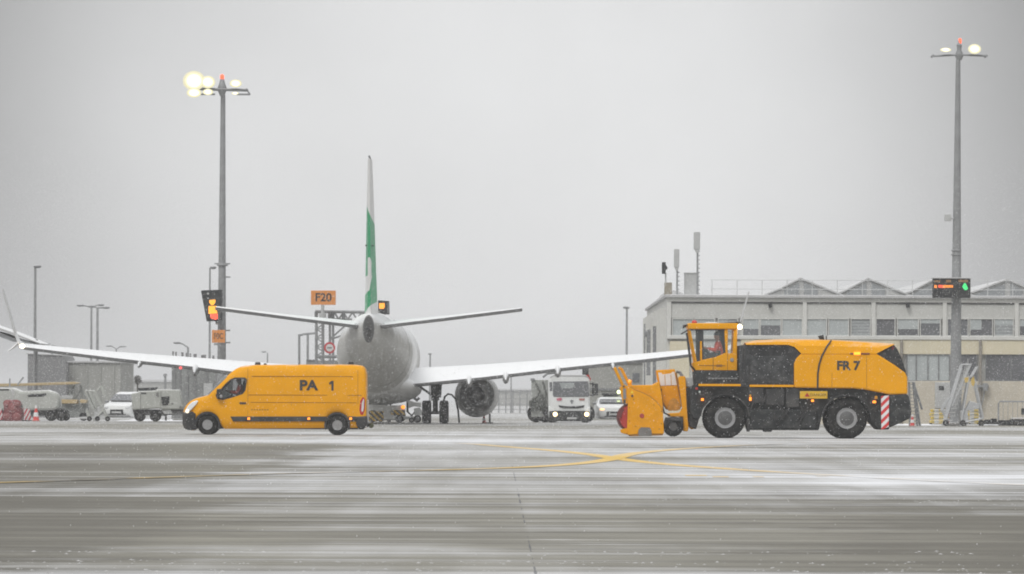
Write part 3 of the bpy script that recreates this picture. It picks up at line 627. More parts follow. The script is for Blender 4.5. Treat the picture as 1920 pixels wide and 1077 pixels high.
# street lamps
def street_lamp(px, ptop, D, label, arms, r=.07, grp='street lamps beyond the apron'):
    b = P3(px, 790, D); t = thing('street_lamp', label, 'street lamp', (b.x, D, 0), grp); tp = P3(px, ptop, D)
    mb = MB(); mb.cyl((b.x, D, 0), (b.x, D, tp.z), r * 1.25, r * .8, n=10); mb.build('pole', GALV, t)
    for ax, ay, L in arms:
        e = P3(px + ax, ptop + ay, D); mb = MB()
        if abs(ax) > 8: mb.tube([(b.x, D, tp.z), (b.x + (e.x - b.x) * .5, D, tp.z + (e.z - tp.z) * .75), e], r * .6, 6); mb.build('arm', GALV, t)
        mb = MB(); mb.ell(e, (L, .16, .10), 12, 6); mb.build('lamp_head', MGR, t)
    return t
street_lamp(65, 500, 330, 'tall single street lamp standing before the dark grey shed', [(5, 0, .24)], .085)
street_lamp(170.5, 577, 430, 'left of two adjacent twin-arm lamps above the cargo shed', [(-20, -4, .30), (19, -5, .26)], .09)
street_lamp(182, 578, 400, 'right of two adjacent twin-arm lamps above the cargo shed', [(-10, -3, .3), (17, -1, .30)], .10)
street_lamp(217.5, 655, 640, 'small distant twin-arm lamp just above the aircraft left wing', [(-13, -6, .40), (13, -5, .42)], .10)
street_lamp(352, 652, 430, 'curved-arm street lamp over the plant room vents', [(-20, -9, .3)], .10)
street_lamp(392.5, 503, 330, 'slim street lamp beside the left light mast', [(7, -1, .2)], .06)
street_lamp(501, 662, 640, 'small distant street lamp above the van roof', [(-6, -2, .3)], .10)
street_lamp(1174.5, 578, 350, 'single street lamp with a mushroom head left of the terminal', [(0, -1, .22)], .075)
street_lamp(806, 665, 600, 'short faint lamp post just right of the fuselage', [(0, -1, .22)], .11)
street_lamp(958, 700, 520, 'thin curved lamp post seen under the right wing', [(-7, -6, .2)], .07)
street_lamp(97, 648, 600, 'faint distant lamp post at the sloping end of the dark shed', [(-8, -3, .35), (18, 3, .35)], .11)
def plain_post(px, ptop, D, r, label):
    b = P3(px, 790, D); t = thing('steel_post', label, 'post', (b.x, D, 0), 'bare steel posts'); zt = P(px, ptop, D)[1]
    mb = MB(); mb.cyl((b.x, D, 0), (b.x, D, zt), r, n=8); mb.build('pole', GALV, t); mb = MB(); mb.lathe([(r * 1.6, 0), (r * 1.6, .12), (r, .18)], (b.x, D, zt - .1), 'z', 10); mb.build('cap', MGR, t); return t
plain_post(241, 679, 430, .11, 'thicker bare post right of the cargo shed'); t = plain_post(248.5, 679, 450, .07, 'thin bare post with a small cross arm right of the cargo shed')
mb = MB(); a = P3(248, 682, 450); mb.box(a.x - .1, a.x + .45, 449.9, 450.1, a.z - .05, a.z + .08); mb.build('cross_arm', GALV, t)
plain_post(309.5, 703, 380, .08, 'short bare post left of the plant room')
# hazy round bush
LEAF = mat('bare_twigs', (0.09, 0.085, 0.07), .9, var=.3, vs=6)
D = 430.0; c = P3(258, 713, D); t = thing('tree', 'small round hazy tree between the bare posts and the plant room', 'tree', (c.x, D, 0)); R = random.Random(4)
mb = MB(); mb.cyl((c.x, D, 0), (c.x, D, c.z), .09, .05, n=7); mb.build('trunk', LEAF, t); mb = MB()
for _ in range(700):
    v = Vector((R.gauss(0, 1), R.gauss(0, 1), R.gauss(0, 1))).normalized() * R.random() ** .4; p = Vector((c.x + v.x * .30, D + v.y * .3, c.z + v.z * .36)); q = Vector((R.gauss(0, 1), R.gauss(0, 1), R.gauss(0, 1))) * .05; s = Vector((R.gauss(0, 1), R.gauss(0, 1), R.gauss(0, 1))) * .05
    mb.add([p, p + q, p + s], [(0, 1, 2)])
mb.build('crown', LEAF, t, smooth=0)
# docking guidance display beside the left mast
D = 299.0; a = P3(398, 603, D); t = thing('docking_display', 'large tilted dark docking display showing orange and red lights by the left mast', 'display', (a.x, D, a.z))
mb = MB(); mb.pp([(377.5, 546.5), (379, 545), (417, 543.5), (417, 600), (410, 602.5), (388, 603)], D, D - .35, D + .1); mb.build('housing', DGR, t, bevel=.03)
mb = MB(); mb.pp([(392.5, 563), (404, 562), (403.5, 568), (400, 572.5), (396, 572.5), (392.5, 568)], D - .35, D - .37, D - .34); mb.pp([(391, 574), (406, 574), (407.5, 588), (391, 589)], D - .35, D - .37, D - .34); mb.build('led_arrow', AML, t, smooth=0)
mb = MB(); mb.pp([(394, 589.5), (408, 588.6), (408.5, 598), (404, 600), (395, 597)], D - .35, D - .37, D - .34); mb.build('led_bar', RLE, t, smooth=0)
mb = MB(); mb.ell(P3(390, 551, D - .36), (.06, .02, .06)); mb.ell(P3(407, 607, D - .1), (.09, .05, .06)); mb.build('sensor', LGR, t)
mb = MB(); mb.cyl(P3(404, 600, D), P3(407, 606, D), .06); mb.cyl(P3(408, 575, D + .1), P3(416, 575, D + 1), .06); mb.build('bracket', GALV, t)
def board(name, p0, p1, D, body, size, label, sx=1.0):
    a = P3((p0[0] + p1[0]) / 2, p1[1], D); t = thing(name, label, 'sign', (a.x, D, a.z)); mb = MB(); mb.pbox(p0, p1, D, D - .06, D + .06); mb.build('panel', ORS, t, bevel=.012)
    c = P3((p0[0] + p1[0]) / 2, (p0[1] + p1[1]) / 2, D - .065); text('lettering', body, size, c, INK if body == 'F20' else mat('faded_ink', (.22, .10, .04)), t, .012, sx=sx); return t
t = board('stand_sign', (397.5, 619), (422, 643), D - .35, 'F0C', .42, 'small square orange stand sign fixed low on the left mast', .72)
mb = MB(); mb.cyl(P3(404, 631, D - .3), P3(414, 631, D + .8), .04); a = P3(405, 646, D - .3); mb.box(a.x - .1, a.x + .1, D - .4, D - .2, a.z - .05, a.z + .06); mb.build('bracket', GALV, t)
t = board('stand_sign', (583, 545), (629.5, 572), 309, 'F20', .62, 'orange stand sign reading F20 above the lattice gantry', 1.0)
mb = MB(); a, b = P3(605, 572, 309), P3(605, 588, 309); mb.cyl(a, b, .09); mb.cyl(b, P3(605, 596, 309), .2); mb.build('post', LGR, t)
# lattice gantry
D = 310.0; b = P3(605, 790, D); t = thing('lattice_gantry', 'grey lattice gantry behind the aircraft left tailplane', 'gantry', (b.x, D, 0))
def bar(mb, p, q, r): mb.cyl(P3(*p, D), P3(*q, D), r, n=6)
for px in (593, 605.5, 618.5, 624.5): mb = MB(); bar(mb, (px, 800), (px, 584), .085 if px < 610 else .07); mb.build('column', GALV, t)
mb = MB(); bar(mb, (591, 584.5), (712, 586), .085); bar(mb, (591, 598), (660, 599), .05); bar(mb, (594, 669), (632, 669), .09); mb.build('chord', GALV, t)
mb = MB()
for k in range(5): y = 600 + k * 17; bar(mb, (593, y), (605.5, y + 8.5), .035); bar(mb, (605.5, y + 8.5), (593, y + 17), .035); bar(mb, (593, y), (605.5, y), .03)
for k in range(5): x = 627 + k * 17; bar(mb, (x, 586), (x + 8, 599), .05); bar(mb, (x + 8, 599), (x + 17, 586), .05)
bar(mb, (618, 637), (646, 612), .05); bar(mb, (618, 637), (646, 628), .05); mb.build('lattice', GALV, t)
for px, y in ((593, 596), (618, 598), (624, 598), (644, 598)): mb = MB(); bar(mb, (px, 584), (px, y), .1); mb.build('joint', MGR, t)
b = P3(569, 790, 316); D = 316.0; t = thing('portal_frame', 'thin steel portal frame left of the lattice gantry', 'frame', (b.x, D, 0))
for px in (561, 577): mb = MB(); bar(mb, (px, 800), (px, 627 if px < 570 else 626), .07); mb.build('column', GALV, t)
mb = MB(); bar(mb, (559, 629), (568, 628), .06); bar(mb, (567, 627), (592, 625), .06); mb.build('beam', GALV, t)
D = 312.0; a, b = P3(574, 678, D), P3(634, 678, D); t = thing('equipment_cabin', 'grey cabin roof just showing above the rear van roof', 'cabin', ((a.x + b.x) / 2, D, 0))
mb = MB(); mb.prism([(a.x, 0), (a.x, a.z), (P(592, 676, D)[0], P(592, 676, D)[1]), (b.x, b.z + .05), (b.x, 0)], D, D + 4); mb.build('wall', GB2, t); mb = MB(); mb.box(a.x, P(592, 0, D)[0], D - .05, D + 4, a.z + .02, a.z + .1); mb.build('roof', GB1, t)
D = 308.0; c = P3(618, 652.5, D); t = thing('no_entry_sign', 'round white sign with a red ring fixed to the gantry', 'sign', (c.x, D, c.z - .3))
mb = MB(); mb.lathe([(.001, -.03), (.31, -.03), (.31, .03), (.001, .03)], c, 'y', 28); mb.build('plate', mat('ring_red', (.50, .05, .06)), t)
mb = MB(); mb.lathe([(.001, -.04), (.205, -.04), (.205, -.03), (.001, -.03)], c, 'y', 28); pl = mb.build('centre', mat('sign_white', (.62, .62, .61)), t)
mb = MB(); mb.box(c.x - .13, c.x + .13, D - .048, D - .04, c.z - .035, c.z + .035); mb.build('mark', mat('sign_grey', (.2, .2, .2)), t, smooth=0)
D = 315.0; a = P3(720, 590, D); t = thing('docking_display', 'smaller dark docking display with one amber light right of the tail fin', 'display', (a.x, D, a.z))
mb = MB(); mb.pp([(709, 563.5), (730, 565), (730.5, 590), (709, 590)], D, D - .3, D + .1); mb.build('housing', DGR, t, bevel=.02); mb = MB(); mb.pbox((726.5, 567), (729, 588), D - .3, D - .32, D - .28); mb.build('edge_strip', MGR, t)
mb = MB(); mb.pp([(711, 569), (721, 568.5), (721.5, 576), (719, 579.5), (711, 579)], D - .3, D - .32, D - .29); mb.build('led_lamp', emit('orange_square', (1.0, .36, .03), 1.3), t, smooth=0)
mb = MB(); mb.cyl(P3(719, 590, D), P3(719, 640, D), .09); mb.build('post', GALV, t)

# ------------------------------------------------------------------ wheels and people
def wheel(root, c, r, wd, rr, tread=0, name='wheel', n=36, axis='y', rimm=None, hub=False, near=True):
    sg = -1 if near else 1   # outer face towards the camera or away from it
    mb = MB(); h = wd / 2
    prof = [(rr, -h * .80), (rr + (r - rr) * .25, -h * .96), (rr + (r - rr) * .6, -h), (r * .965, -h * .86), (r, -h * .6), (r, h * .6), (r * .965, h * .86), (rr + (r - rr) * .6, h), (rr + (r - rr) * .25, h * .96), (rr, h * .80)]
    mb.lathe(prof, c, axis, n)
    if tread:
        for i in range(tread):
            for s in (-1, 1):
                t = 2 * math.pi * (i + (.25 if s > 0 else -.25)) / tread; e = []
                for dt, rad in ((-.055, r * .97), (.055, r * .97), (.045, r * 1.03), (-.045, r * 1.03)): e.append((t + dt, rad))
                v = []
                for yy in (s * h * .12, s * h * 1.0):
                    sk = 0.11 if abs(yy) > h * .5 else 0
                    v += [(c[0] + math.cos(a + sk) * q * (.97 if abs(yy) > h * .5 else 1), c[1] + yy, c[2] + math.sin(a + sk) * q * (.97 if abs(yy) > h * .5 else 1)) for a, q in e]
                mb.add(v, [(0, 1, 2, 3), (7, 6, 5, 4), (0, 4, 5, 1), (1, 5, 6, 2), (2, 6, 7, 3), (3, 7, 4, 0)])
    w = mb.build(name, RUB, root)
    mb = MB(); f = sg * h
    pr = [(rr * 1.03, f * .82), (rr * 1.0, f * .90), (rr * .93, f * .86), (rr * .80, f * .45), (rr * .72, f * .35), (rr * .45, f * .40), (rr * .34, f * .62), (rr * .28, f * .66), (.001, f * .66)]
    mb.lathe(pr[::-1] if sg < 0 else pr, c, axis, 24); rm = mb.build('rim', rimm or RIM, w)
    if hub: mb = MB(); mb.lathe([(.001, f * .95), (rr * .55, f * .93), (rr * .74, f * .80), (rr * .76, f * .5)][::-1], c, axis, 24); mb.build('hub', HUB, w)
    if axis == 'y':
        mb = MB()
        for i in range(8):
            t = 2 * math.pi * i / 8; mb.cyl((c[0] + math.cos(t) * rr * .57, c[1] + f * .36, c[2] + math.sin(t) * rr * .57), (c[0] + math.cos(t) * rr * .57, c[1] + f * .46, c[2] + math.sin(t) * rr * .57), rr * .09, n=8)
        mb.build('wheel_bolts', BLK, w)
    return w
def person(loc, label, facing=-1, cap=True, scale=1.0):
    "seated driver; the body is one skinned surface, jacket, trousers and hat are clothing over it. Faces -X by default."
    t = thing('person', label, 'person', loc)
    f = facing
    def skinned(name, pts, edges, m, sub=2):
        me = bpy.data.meshes.new(name); me.from_pydata([(p[0] * f * scale, p[1] * scale, p[2] * scale) for p in pts], edges, [])
        o = bpy.data.objects.new(name, me); COL.objects.link(o)
        md = o.modifiers.new('skin', 'SKIN'); sv = me.skin_vertices
        if not sv: 
            bm = bmesh.new(); bm.from_mesh(me); bm.verts.layers.skin.verify(); bm.to_mesh(me); bm.free(); sv = me.skin_vertices
        for i, p in enumerate(pts):
            rx = p[3] * scale; ry = (p[4] if len(p) > 4 else p[3]) * scale; sv[0].data[i].radius = (rx, ry)
        sv[0].data[0].use_root = True
        ss = o.modifiers.new('sub', 'SUBSURF'); ss.levels = sub; ss.render_levels = sub
        bpy.context.view_layer.update(); me2 = bpy.data.meshes.new_from_object(o.evaluated_get(bpy.context.evaluated_depsgraph_get()))
        bpy.data.objects.remove(o); me2.materials.clear(); me2.materials.append(m)
        for p in me2.polygons: p.use_smooth = True
        o = bpy.data.objects.new(name, me2); COL.objects.link(o); o.parent = t; ORG[o.name] = ORG[t.name]; return o
    pts = [(0, 0, .10, .12, .16), (-.01, 0, .30, .11, .15), (.0, 0, .48, .12, .17), (.02, 0, .56, .06, .06), (.04, 0, .64, .075, .075), (.055, 0, .73, .095, .085), (.045, 0, .80, .07, .07), (.145, 0, .68, .022, .022)]
    ed = [(0, 1), (1, 2), (2, 3), (3, 4), (4, 5), (5, 6), (5, 7)]
    for s in (-1, 1):
        n = len(pts); pts += [(.0, s * .18, .50, .06), (.10, s * .24, .27, .048), (.36, s * .17, .32, .035), (.43, s * .16, .34, .028)]
        ed += [(2, n), (n, n + 1), (n + 1, n + 2), (n + 2, n + 3)]
        for k, (dy, L, dz) in enumerate(((-.03, .06, .0), (-.012, .075, .005), (.006, .08, .005), (.022, .07, .0), (-.045, .04, .03))):
            m_ = len(pts); pts += [(.46, s * .16 + dy, .345 + dz, .009), (.46 + L * .6, s * .16 + dy, .35 + dz, .008), (.46 + L * .75, s * .16 + dy, .32 + dz, .007)]
            ed += [(n + 3, m_), (m_, m_ + 1), (m_ + 1, m_ + 2)]
        n = len(pts); pts += [(.02, s * .10, .08, .085), (.42, s * .12, .12, .06), (.46, s * .12, -.28, .042), (.56, s * .12, -.33, .035)]; ed += [(0, n), (n, n + 1), (n + 1, n + 2), (n + 2, n + 3)]
    skinned('body', pts, ed, SKIN)
    jp = [(0, 0, .06, .14, .18), (-.01, 0, .28, .135, .175), (.0, 0, .47, .14, .19), (.015, 0, .555, .085, .085)]; je = [(0, 1), (1, 2), (2, 3)]
    for s in (-1, 1): n = len(jp); jp += [(.0, s * .19, .49, .085), (.10, s * .25, .27, .07), (.37, s * .17, .32, .05)]; je += [(2, n), (n, n + 1), (n + 1, n + 2)]
    skinned('jacket', jp, je, HIV)
    tp = [(-.02, 0, .08, .13, .17)]; te = []
    for s in (-1, 1): n = len(tp); tp += [(.03, s * .10, .08, .10), (.42, s * .12, .12, .075), (.46, s * .12, -.27, .055)]; te += [(0, n), (n, n + 1), (n + 1, n + 2)]
    skinned('trousers', tp, te, NAVY)
    mb = MB(); mb.ell((f * .035 * scale, 0, .775 * scale), (.115 * scale, .105 * scale, .105 * scale), 18, 8)
    mb.v = [(a, b, max(c, .745 * scale)) for a, b, c in mb.v]; h = mb.build('knitted_hat' if cap else 'hair', NAVY, t, local=True)
    return t

# ------------------------------------------------------------------ yellow van
D = 188.8; vc = P3(512, 816.5, D); vy0 = D; vyc = D + 1.0
V = thing('panel_van', 'yellow high-roof panel van lettered PA 1 driving left', 'van', (vc.x, vyc, 0))
W0 = P(388.7, 798.3, D); W1 = P(632.3, 798.6, D); RW = .335; zoff = W0[1] - RW
def vz(px, py): return P(px, py, D)[1] - zoff
def vp(px, py): return (P(px, py, D)[0], vz(px, py))
TOP = [(342.5, 773), (345, 766), (349, 760), (355, 754.5), (363, 750), (372, 747), (381, 744.8), (389.5, 742.8), (400, 731.5), (413, 718), (425, 706.5), (433, 699.5), (441, 693.5), (450, 689.3), (460, 687.2), (474, 686.2), (500, 685.8), (560, 685.5), (640, 685.3), (668, 685.8), (676, 687), (681, 689.5), (684, 694), (686.2, 703)]
BOT = [(342.5, 800), (346, 806), (360, 809), (366, 809)]
FR = [0, .05, .16, .34, .5, .66, .80, .90, .955, .985, 1.0]
WD = [.90, .965, 1.0, 1.0, .982, .972, .955, .92, .87, .78, .62]
st = sorted(set([342.5, 345, 349, 355, 360, 363, 366] + [366 + k * 2.0 for k in range(24)] + [420, 425, 433, 441, 450, 460, 474, 500, 530, 560, 590] + [606 + k * 2.2 for k in range(25)] + [668, 672, 676, 681, 684, 686.2]))
rings = []
for px in st:
    x = P(px, 750, D)[0]; zt = vz(px, interp(TOP, px)); zb_ = vz(px, interp(BOT, px)) if px < 366 else vz(px, 806.2 - (px - 420) * .008)
    for wx, wz in (W0, W1):
        d = abs(x - wx)
        if d < .41: zb_ = max(zb_, RW + math.sqrt(max(.41 ** 2 - d * d, 0)) * .98)
    k = interp([(342.5, .70), (346, .80), (355, .90), (372, .97), (395, 1.0), (680, 1.0), (684, .985), (686.2, .96)], px) * 1.0
    # the greenhouse of the cab tapers in plan as well
    ring = []
    for fr, wd in zip(FR, WD): ring.append((x, vyc - k * wd, zb_ + (zt - zb_) * fr))
    ring += [(a, 2 * vyc - b, c) for a, b, c in ring[::-1]]
    rings.append(ring)
mb = MB(); mb.loft(rings); body = mb.build('body', YEL, V, smooth=30)
win = [(404.5, 742.5), (407.5, 749.5), (418, 751.8), (437, 746.6), (454.5, 740.8), (459.8, 734), (462.6, 714), (459, 710.2), (440, 710.2), (432, 713.5), (423, 721.5)]
mb = MB(); mb.prism([vp(*p) for p in win], vyc - 1.3, vyc + 1.3); boolean_cut(body, mb, NAVY)
wi = lambda p, k: [(sum(q[0] for q in p) / len(p) * (1 - k) + a * k, sum(q[1] for q in p) / len(p) * (1 - k) + b * k) for a, b in p]
for y in (vyc - .955, vyc + .945):
    mb = MB(); mb.prism([vp(*p) for p in wi(win, .995)], y, y + .012); sw = mb.build('side_window', GLS, V, smooth=0)
# black surround of the near side window
def ringm(mb, a, b, y0, y1):
    n = len(a); v = [(*p, 0) for p in a]; vv = []
    for y in (y0, y1): vv += [(p[0], y, p[1]) for p in a] + [(p[0], y, p[1]) for p in b]
    f = []
    for i in range(n):
        j = (i + 1) % n; f += [(i, j, n + j, n + i), (2 * n + i, 3 * n + i, 3 * n + j, 2 * n + j), (n + i, n + j, 3 * n + j, 3 * n + i), (i, 2 * n + i, 2 * n + j, j)]
    mb.add(vv, f)
mb = MB(); ringm(mb, [vp(*p) for p in wi(win, 1.015)], [vp(*p) for p in wi(win, .89)], vyc - .985, vyc - .94); mb.build('window_seal', BLK, V)
mb = MB(); a, b = vp(399, 733.8), vp(426.5, 705.4)
rg = []
for (x, z), hw in ((vp(391, 742.0), .86), (vp(408, 723.2), .86), (vp(424, 707.2), .80)):
    rg.append([(x - .012, vyc - hw, z + .008), (x - .05, vyc - hw * .6, z + .03), (x - .07, vyc, z + .04), (x - .05, vyc + hw * .6, z + .03), (x - .012, vyc + hw, z + .008), (x + .03, vyc + hw, z - .02), (x + .03, vyc - hw, z - .02)])
mb.loft(rg); mb.build('windshield', mat('windshield_glass', (.25, .28, .3), .08, var=.1), V)
mb = MB(); mb.pp([(341.8, 773.5), (345, 776), (353, 775.5), (360, 773), (367.5, 778.5), (366, 789), (367, 803), (362, 808.8), (352, 808.2), (345, 805), (342, 797)], D, vyc - .985, vyc + .985); bu = mb.build('front_bumper', BLK, V, bevel=.05)
for o_ in [bu]: o_.location.z -= zoff
mb = MB(); mb.pp([(346.5, 778), (346, 773), (353, 762), (360, 756), (369.5, 752.2), (371.5, 754.5), (368, 760), (358, 771)], D, vyc - .975, vyc - .78); hl = mb.build('headlight', mat('headlight_glass', (.86, .88, .9), .12, var=.12), V, bevel=.02); hl.location.z -= zoff
mb = MB(); mb.ell(P3(351.5, 773, vyc - .97), (.055, .03, .07)); q = mb.build('headlight_bulb', emit('van_beam', (1, .88, .66), 1.3), hl); 
mb = MB(); mb.pp([(346.5, 778), (346, 773), (353, 762), (360, 756), (369.5, 752.2), (371.5, 754.5), (368, 760), (358, 771)], D, vyc + .78, vyc + .975); h2 = mb.build('headlight', MATS['headlight_glass'], V, bevel=.02); h2.location.z -= zoff
for a, b in (((432, 783), (612, 792.3)), ((653, 783), (668, 792.3))):
    mb = MB(); mb.pp([(a[0], a[1]), (b[0], a[1]), (b[0], b[1]), (a[0] + (5 if a[0] < 500 else 0), b[1])], D, vyc - 1.03, vyc - .96); tr = mb.build('side_trim', BLK, V, bevel=.012); tr.location.z -= zoff
    for px in ((466.5, 579) if a[0] < 500 else (657.5,)):
        mb = MB(); mb.pbox((px - 2.4, 785), (px + 2.4, 789), D, vyc - 1.042, vyc - 1.02); mb.build('marker_lamp', AMB, tr, smooth=0)
for wx, wz in (W0, W1):
    mb = MB(); n = 20; aa = [(wx + math.cos(t_) * .43, RW + math.sin(t_) * .43) for t_ in [math.pi * (-.12 + 1.24 * i / n) for i in range(n + 1)]]; bb_ = [(wx + math.cos(t_) * .365, RW + math.sin(t_) * .365) for t_ in [math.pi * (-.12 + 1.24 * i / n) for i in range(n + 1)]]
    for i in range(n):
        v = []
        for y in (vyc - 1.012, vyc - .90): v += [(aa[i][0], y, aa[i][1]), (aa[i + 1][0], y, aa[i + 1][1]), (bb_[i + 1][0], y, bb_[i + 1][1]), (bb_[i][0], y, bb_[i][1])]
        mb.add(v, [(0, 1, 2, 3), (7, 6, 5, 4), (0, 4, 5, 1), (2, 6, 7, 3), (1, 5, 6, 2), (3, 7, 4, 0)])
    mb.build('wheel_arch', BLK, V)
    mb = MB(); mb.box(wx - .42, wx + .42, vyc - .72, vyc + .72, .25, .80); mb.build('wheel_well', BLK, V)
    wheel(V, (wx, vyc - .87, RW), RW, .22, .165); wheel(V, (wx, vyc + .87, RW), RW, .22, .165, near=False)
mb = MB(); x0, x1 = P(366, 0, D)[0], P(684, 0, D)[0]; mb.box(x0, x1, vyc - .82, vyc + .82, .20, .32); mb.build('underbody', BLK, V)
(x, z) = vp(455.3, 758.2); mb = MB(); mb.box(x - .11, x + .11, vyc - 1.02, vyc - .97, z - .03, z + .035); mb.build('door_handle', BLK, V, bevel=.015)
mb = MB(); (x, z) = vp(410, 746.5); mb.box(x - .06, x + .12, vyc - 1.19, vyc - 1.00, z - .06, z + .27); mb.cyl((x + .02, vyc - 1.02, z - .02), (x + .05, vyc - .94, z - .02), .03); mi_ = mb.build('side_mirror', BLK, V, bevel=.04)
mb = MB(); (x, z) = vp(414, 747); mb.ell((x + .02, vyc - 1.19, z + .03), (.05, .02, .06)); mb.build('mirror_lens', RIM, mi_)
mb = MB(); mb.pp([(675.5, 780), (673.5, 770), (675.5, 754), (679.5, 747), (682.5, 747), (684.5, 752), (684, 770), (681, 780)], D, vyc - 1.005, vyc - .90); tl = mb.build('tail_light', mat('tail_red', (.45, .02, .025), .2, var=.05), V, bevel=.015); tl.location.z -= zoff
mb = MB(); mb.pp([(677.5, 773), (678.5, 757), (681.5, 750), (682.7, 752), (682, 768), (680.5, 774)], D, vyc - 1.012, vyc - 1.0); mb.build('reflector', mat('tail_clear', (.6, .6, .6), .2), tl)
for px, w_, h_, py in ((481, 11, 5.2, 688), (495, 6, 3, 688), (656.5, 11, 4.8, 687)):
    (x, z) = vp(px, py - 1.6); k = D / F; mb = MB(); mb.lathe([(w_ * k / 2, -.02), (w_ * k / 2, .02), (w_ * k / 2 * .88, h_ * k), (.01, h_ * k + .01)], (x, vyc - .1, z), 'z', 18); mb.build('roof_beacon', BLK, V)
mb = MB(); q = vp(497, 688.5); mb.pp([(501, 687), (508, 687.2), (506, 690), (502, 690)], D, vyc - .72, vyc - .60); mb.build('roof_clip', BLK, V)
p = P3(578, 725.3, D); text('lettering', 'PA', .455, (p.x, vyc - .988, p.z - zoff), INK, V, .017, .004, 1.12).rotation_euler = (math.radians(90 - 1.2), 0, 0)
mb = MB(); mb.prism([vp(*q) for q in ((621.2, 716.2), (625.3, 716.2), (625.3, 734.6), (621.3, 734.6), (621.3, 721.5), (617.6, 723.4), (617, 719.8))], vyc - .992, vyc - .96); mb.build('lettering', INK, V, smooth=0)
CR = mat('panel_crease', (.22, .085, .004), .5, var=.05)
mb = MB()
for y_, xa, xb in ((707.5, 472, 662), (742.5, 466, 678), (756.5, 470, 668)):
    a, b = vp(xa, y_), vp(xb, y_); off = interp([(707, .962), (742, .986), (757, .999)], y_); mb.box(a[0], b[0], vyc - off - .004, vyc - off + .02, a[1] - .007, a[1] + .007)
for xk, y0, y1 in ((464.5, 692, 804), (671, 696, 780), (546, 709, 783)):
    a, b = vp(xk, y0), vp(xk, y1); mb.tube([(a[0], vyc - .945, a[1]), (a[0], vyc - .965, a[1] - .35), (b[0], vyc - .985, a[1] - .8), (b[0], vyc - 1.0, b[1] + .35)], .005, 5)
mb.build('panel_seam', CR, V, smooth=0)
mb = MB()
for k in range(7): a = vp(471 + k * 4.9, 770.5); mb.box(a[0], a[0] + .055, vyc - 1.004, vyc - .99, a[1] - .018, a[1] + .022)
mb.build('door_marking', mat('faded_marking', (.36, .16, .01)), V, smooth=0)
mb = MB(); mb.pp([(667, 783), (687.5, 782), (688.5, 790), (688, 803), (676, 806), (671, 805), (667.5, 797)], D, vyc - 1.025, vyc + 1.025); rb = mb.build('rear_bumper', BLK, V, bevel=.04); rb.location.z -= zoff
mb = MB(); mb.pbox((686, 797), (691, 802.5), D, vyc - .1, vyc + .1); hb = mb.build('tow_hitch', BLK, V, bevel=.02); hb.location.z -= zoff
mb = MB(); mb.lathe([(.05, -.06), (.082, -.06), (.09, 0), (.082, .06), (.05, .06)], (P(694.5, 800, D)[0], vyc, vz(694.5, 800)), 'y', 16); mb.build('hitch_wheel', mat('olive_rubber', (.16, .17, .09), .8), V)
mb = MB(); mb.pbox((686.5, 752), (690.5, 794), D, vyc - .5, vyc - .4); rp = mb.build('rear_rack', WHT, V, bevel=.01); rp.location.z -= zoff
# steering wheel, seat and driver inside
c = vp(433, 741); mb = MB(); rg = []
for i in range(20):
    t_ = 2 * math.pi * i / 20; rg.append((c[0] + .10 * math.sin(t_), vyc - .42 + .19 * math.cos(t_), c[1] - .02 + .16 * math.sin(t_)))
mb.tube(rg + [rg[0]], .014, 6); mb.build('steering_wheel', BLK, V)
mb = MB(); c = vp(459, 735); mb.box(c[0] - .08, c[0] + .06, vyc - .68, vyc - .2, c[1] - .7, c[1] + .35); mb.build('driver_seat', NAVY, V, bevel=.05)
c = vp(449.5, 741); person((c[0], vyc - .45, c[1] - .24), 'person in a red jacket at the wheel of the yellow van', -1)

# ------------------------------------------------------------------ snow blower
D = 181.8; bc = P3(1475, 822, D); Y0 = D; YC = D + 1.25
B = thing('snow_blower', 'large yellow and dark grey self-propelled snow blower lettered FR 7', 'snow blower', (bc.x, YC, 0))
wz = P(1359.7, 784.5, D)[1]; W0 = P(1359.7, 784.5, D); W1 = P(1588, 786, D); RB = .648
BZ = P(1475, 822.8, D)[1]          # residual height of the contact line
def B_(o): o.location.z -= BZ; return o
def bpp(name, pts, y0, y1, m, parent=None, bev=.03, **k):
    mb = MB(); mb.pp(pts, D, y0, y1); o = mb.build(name, m, parent or B, bevel=bev, **k)
    if parent is None: B_(o)
    return o
def bbx(name, a, b, y0, y1, m, parent=None, bev=.02):
    mb = MB(); mb.pbox(a, b, D, y0, y1); o = mb.build(name, m, parent or B, bevel=bev)
    if parent is None: B_(o)
    return o
for wx, wz in (W0, W1):
    wheel(B, (wx, YC - .98, RB), RB, .50, .325, tread=22, hub=True); wheel(B, (wx, YC + .98, RB), RB, .50, .325, tread=22, near=False)
# chassis
bpp('chassis', [(1296, 728), (1300, 722), (1640, 727), (1668, 741), (1668, 806), (1648, 806.5), (1634, 792), (1626, 770), (1612, 752), (1590, 745), (1566, 748), (1549, 763), (1541, 784), (1536, 807.5), (1404, 807), (1399, 785), (1391, 763), (1374, 748), (1352, 745), (1330, 753), (1318, 768), (1312, 786), (1300, 786), (1294, 768)], YC - 1.05, YC + 1.05, DGR)
for (wx, wz), nm in ((W0, 0), (W1, 1)):
    mb = MB(); n = 22; k = D / F
    aa = [(wx + math.cos(t_) * .80, RB + math.sin(t_) * .77) for t_ in [math.pi * (.02 + .96 * i / n) for i in range(n + 1)]]; b2 = [(wx + math.cos(t_) * .765, RB + math.sin(t_) * .735) for t_ in [math.pi * (.02 + .96 * i / n) for i in range(n + 1)]]
    mb.prism(aa + b2[::-1], YC - 1.27, YC - .45); mb.build('fender', BLK, B)
bpp('rear_bumper', [(1667, 741), (1702, 739.5), (1705, 747), (1709.5, 771), (1707, 785), (1690, 793), (1667, 803)], YC - 1.22, YC + 1.22, DGR, bev=.05)
bpp('belly_tank', [(1404, 768), (1532, 768), (1534, 806), (1406, 806)], YC - 1.15, YC - .3, DGR, bev=.06)
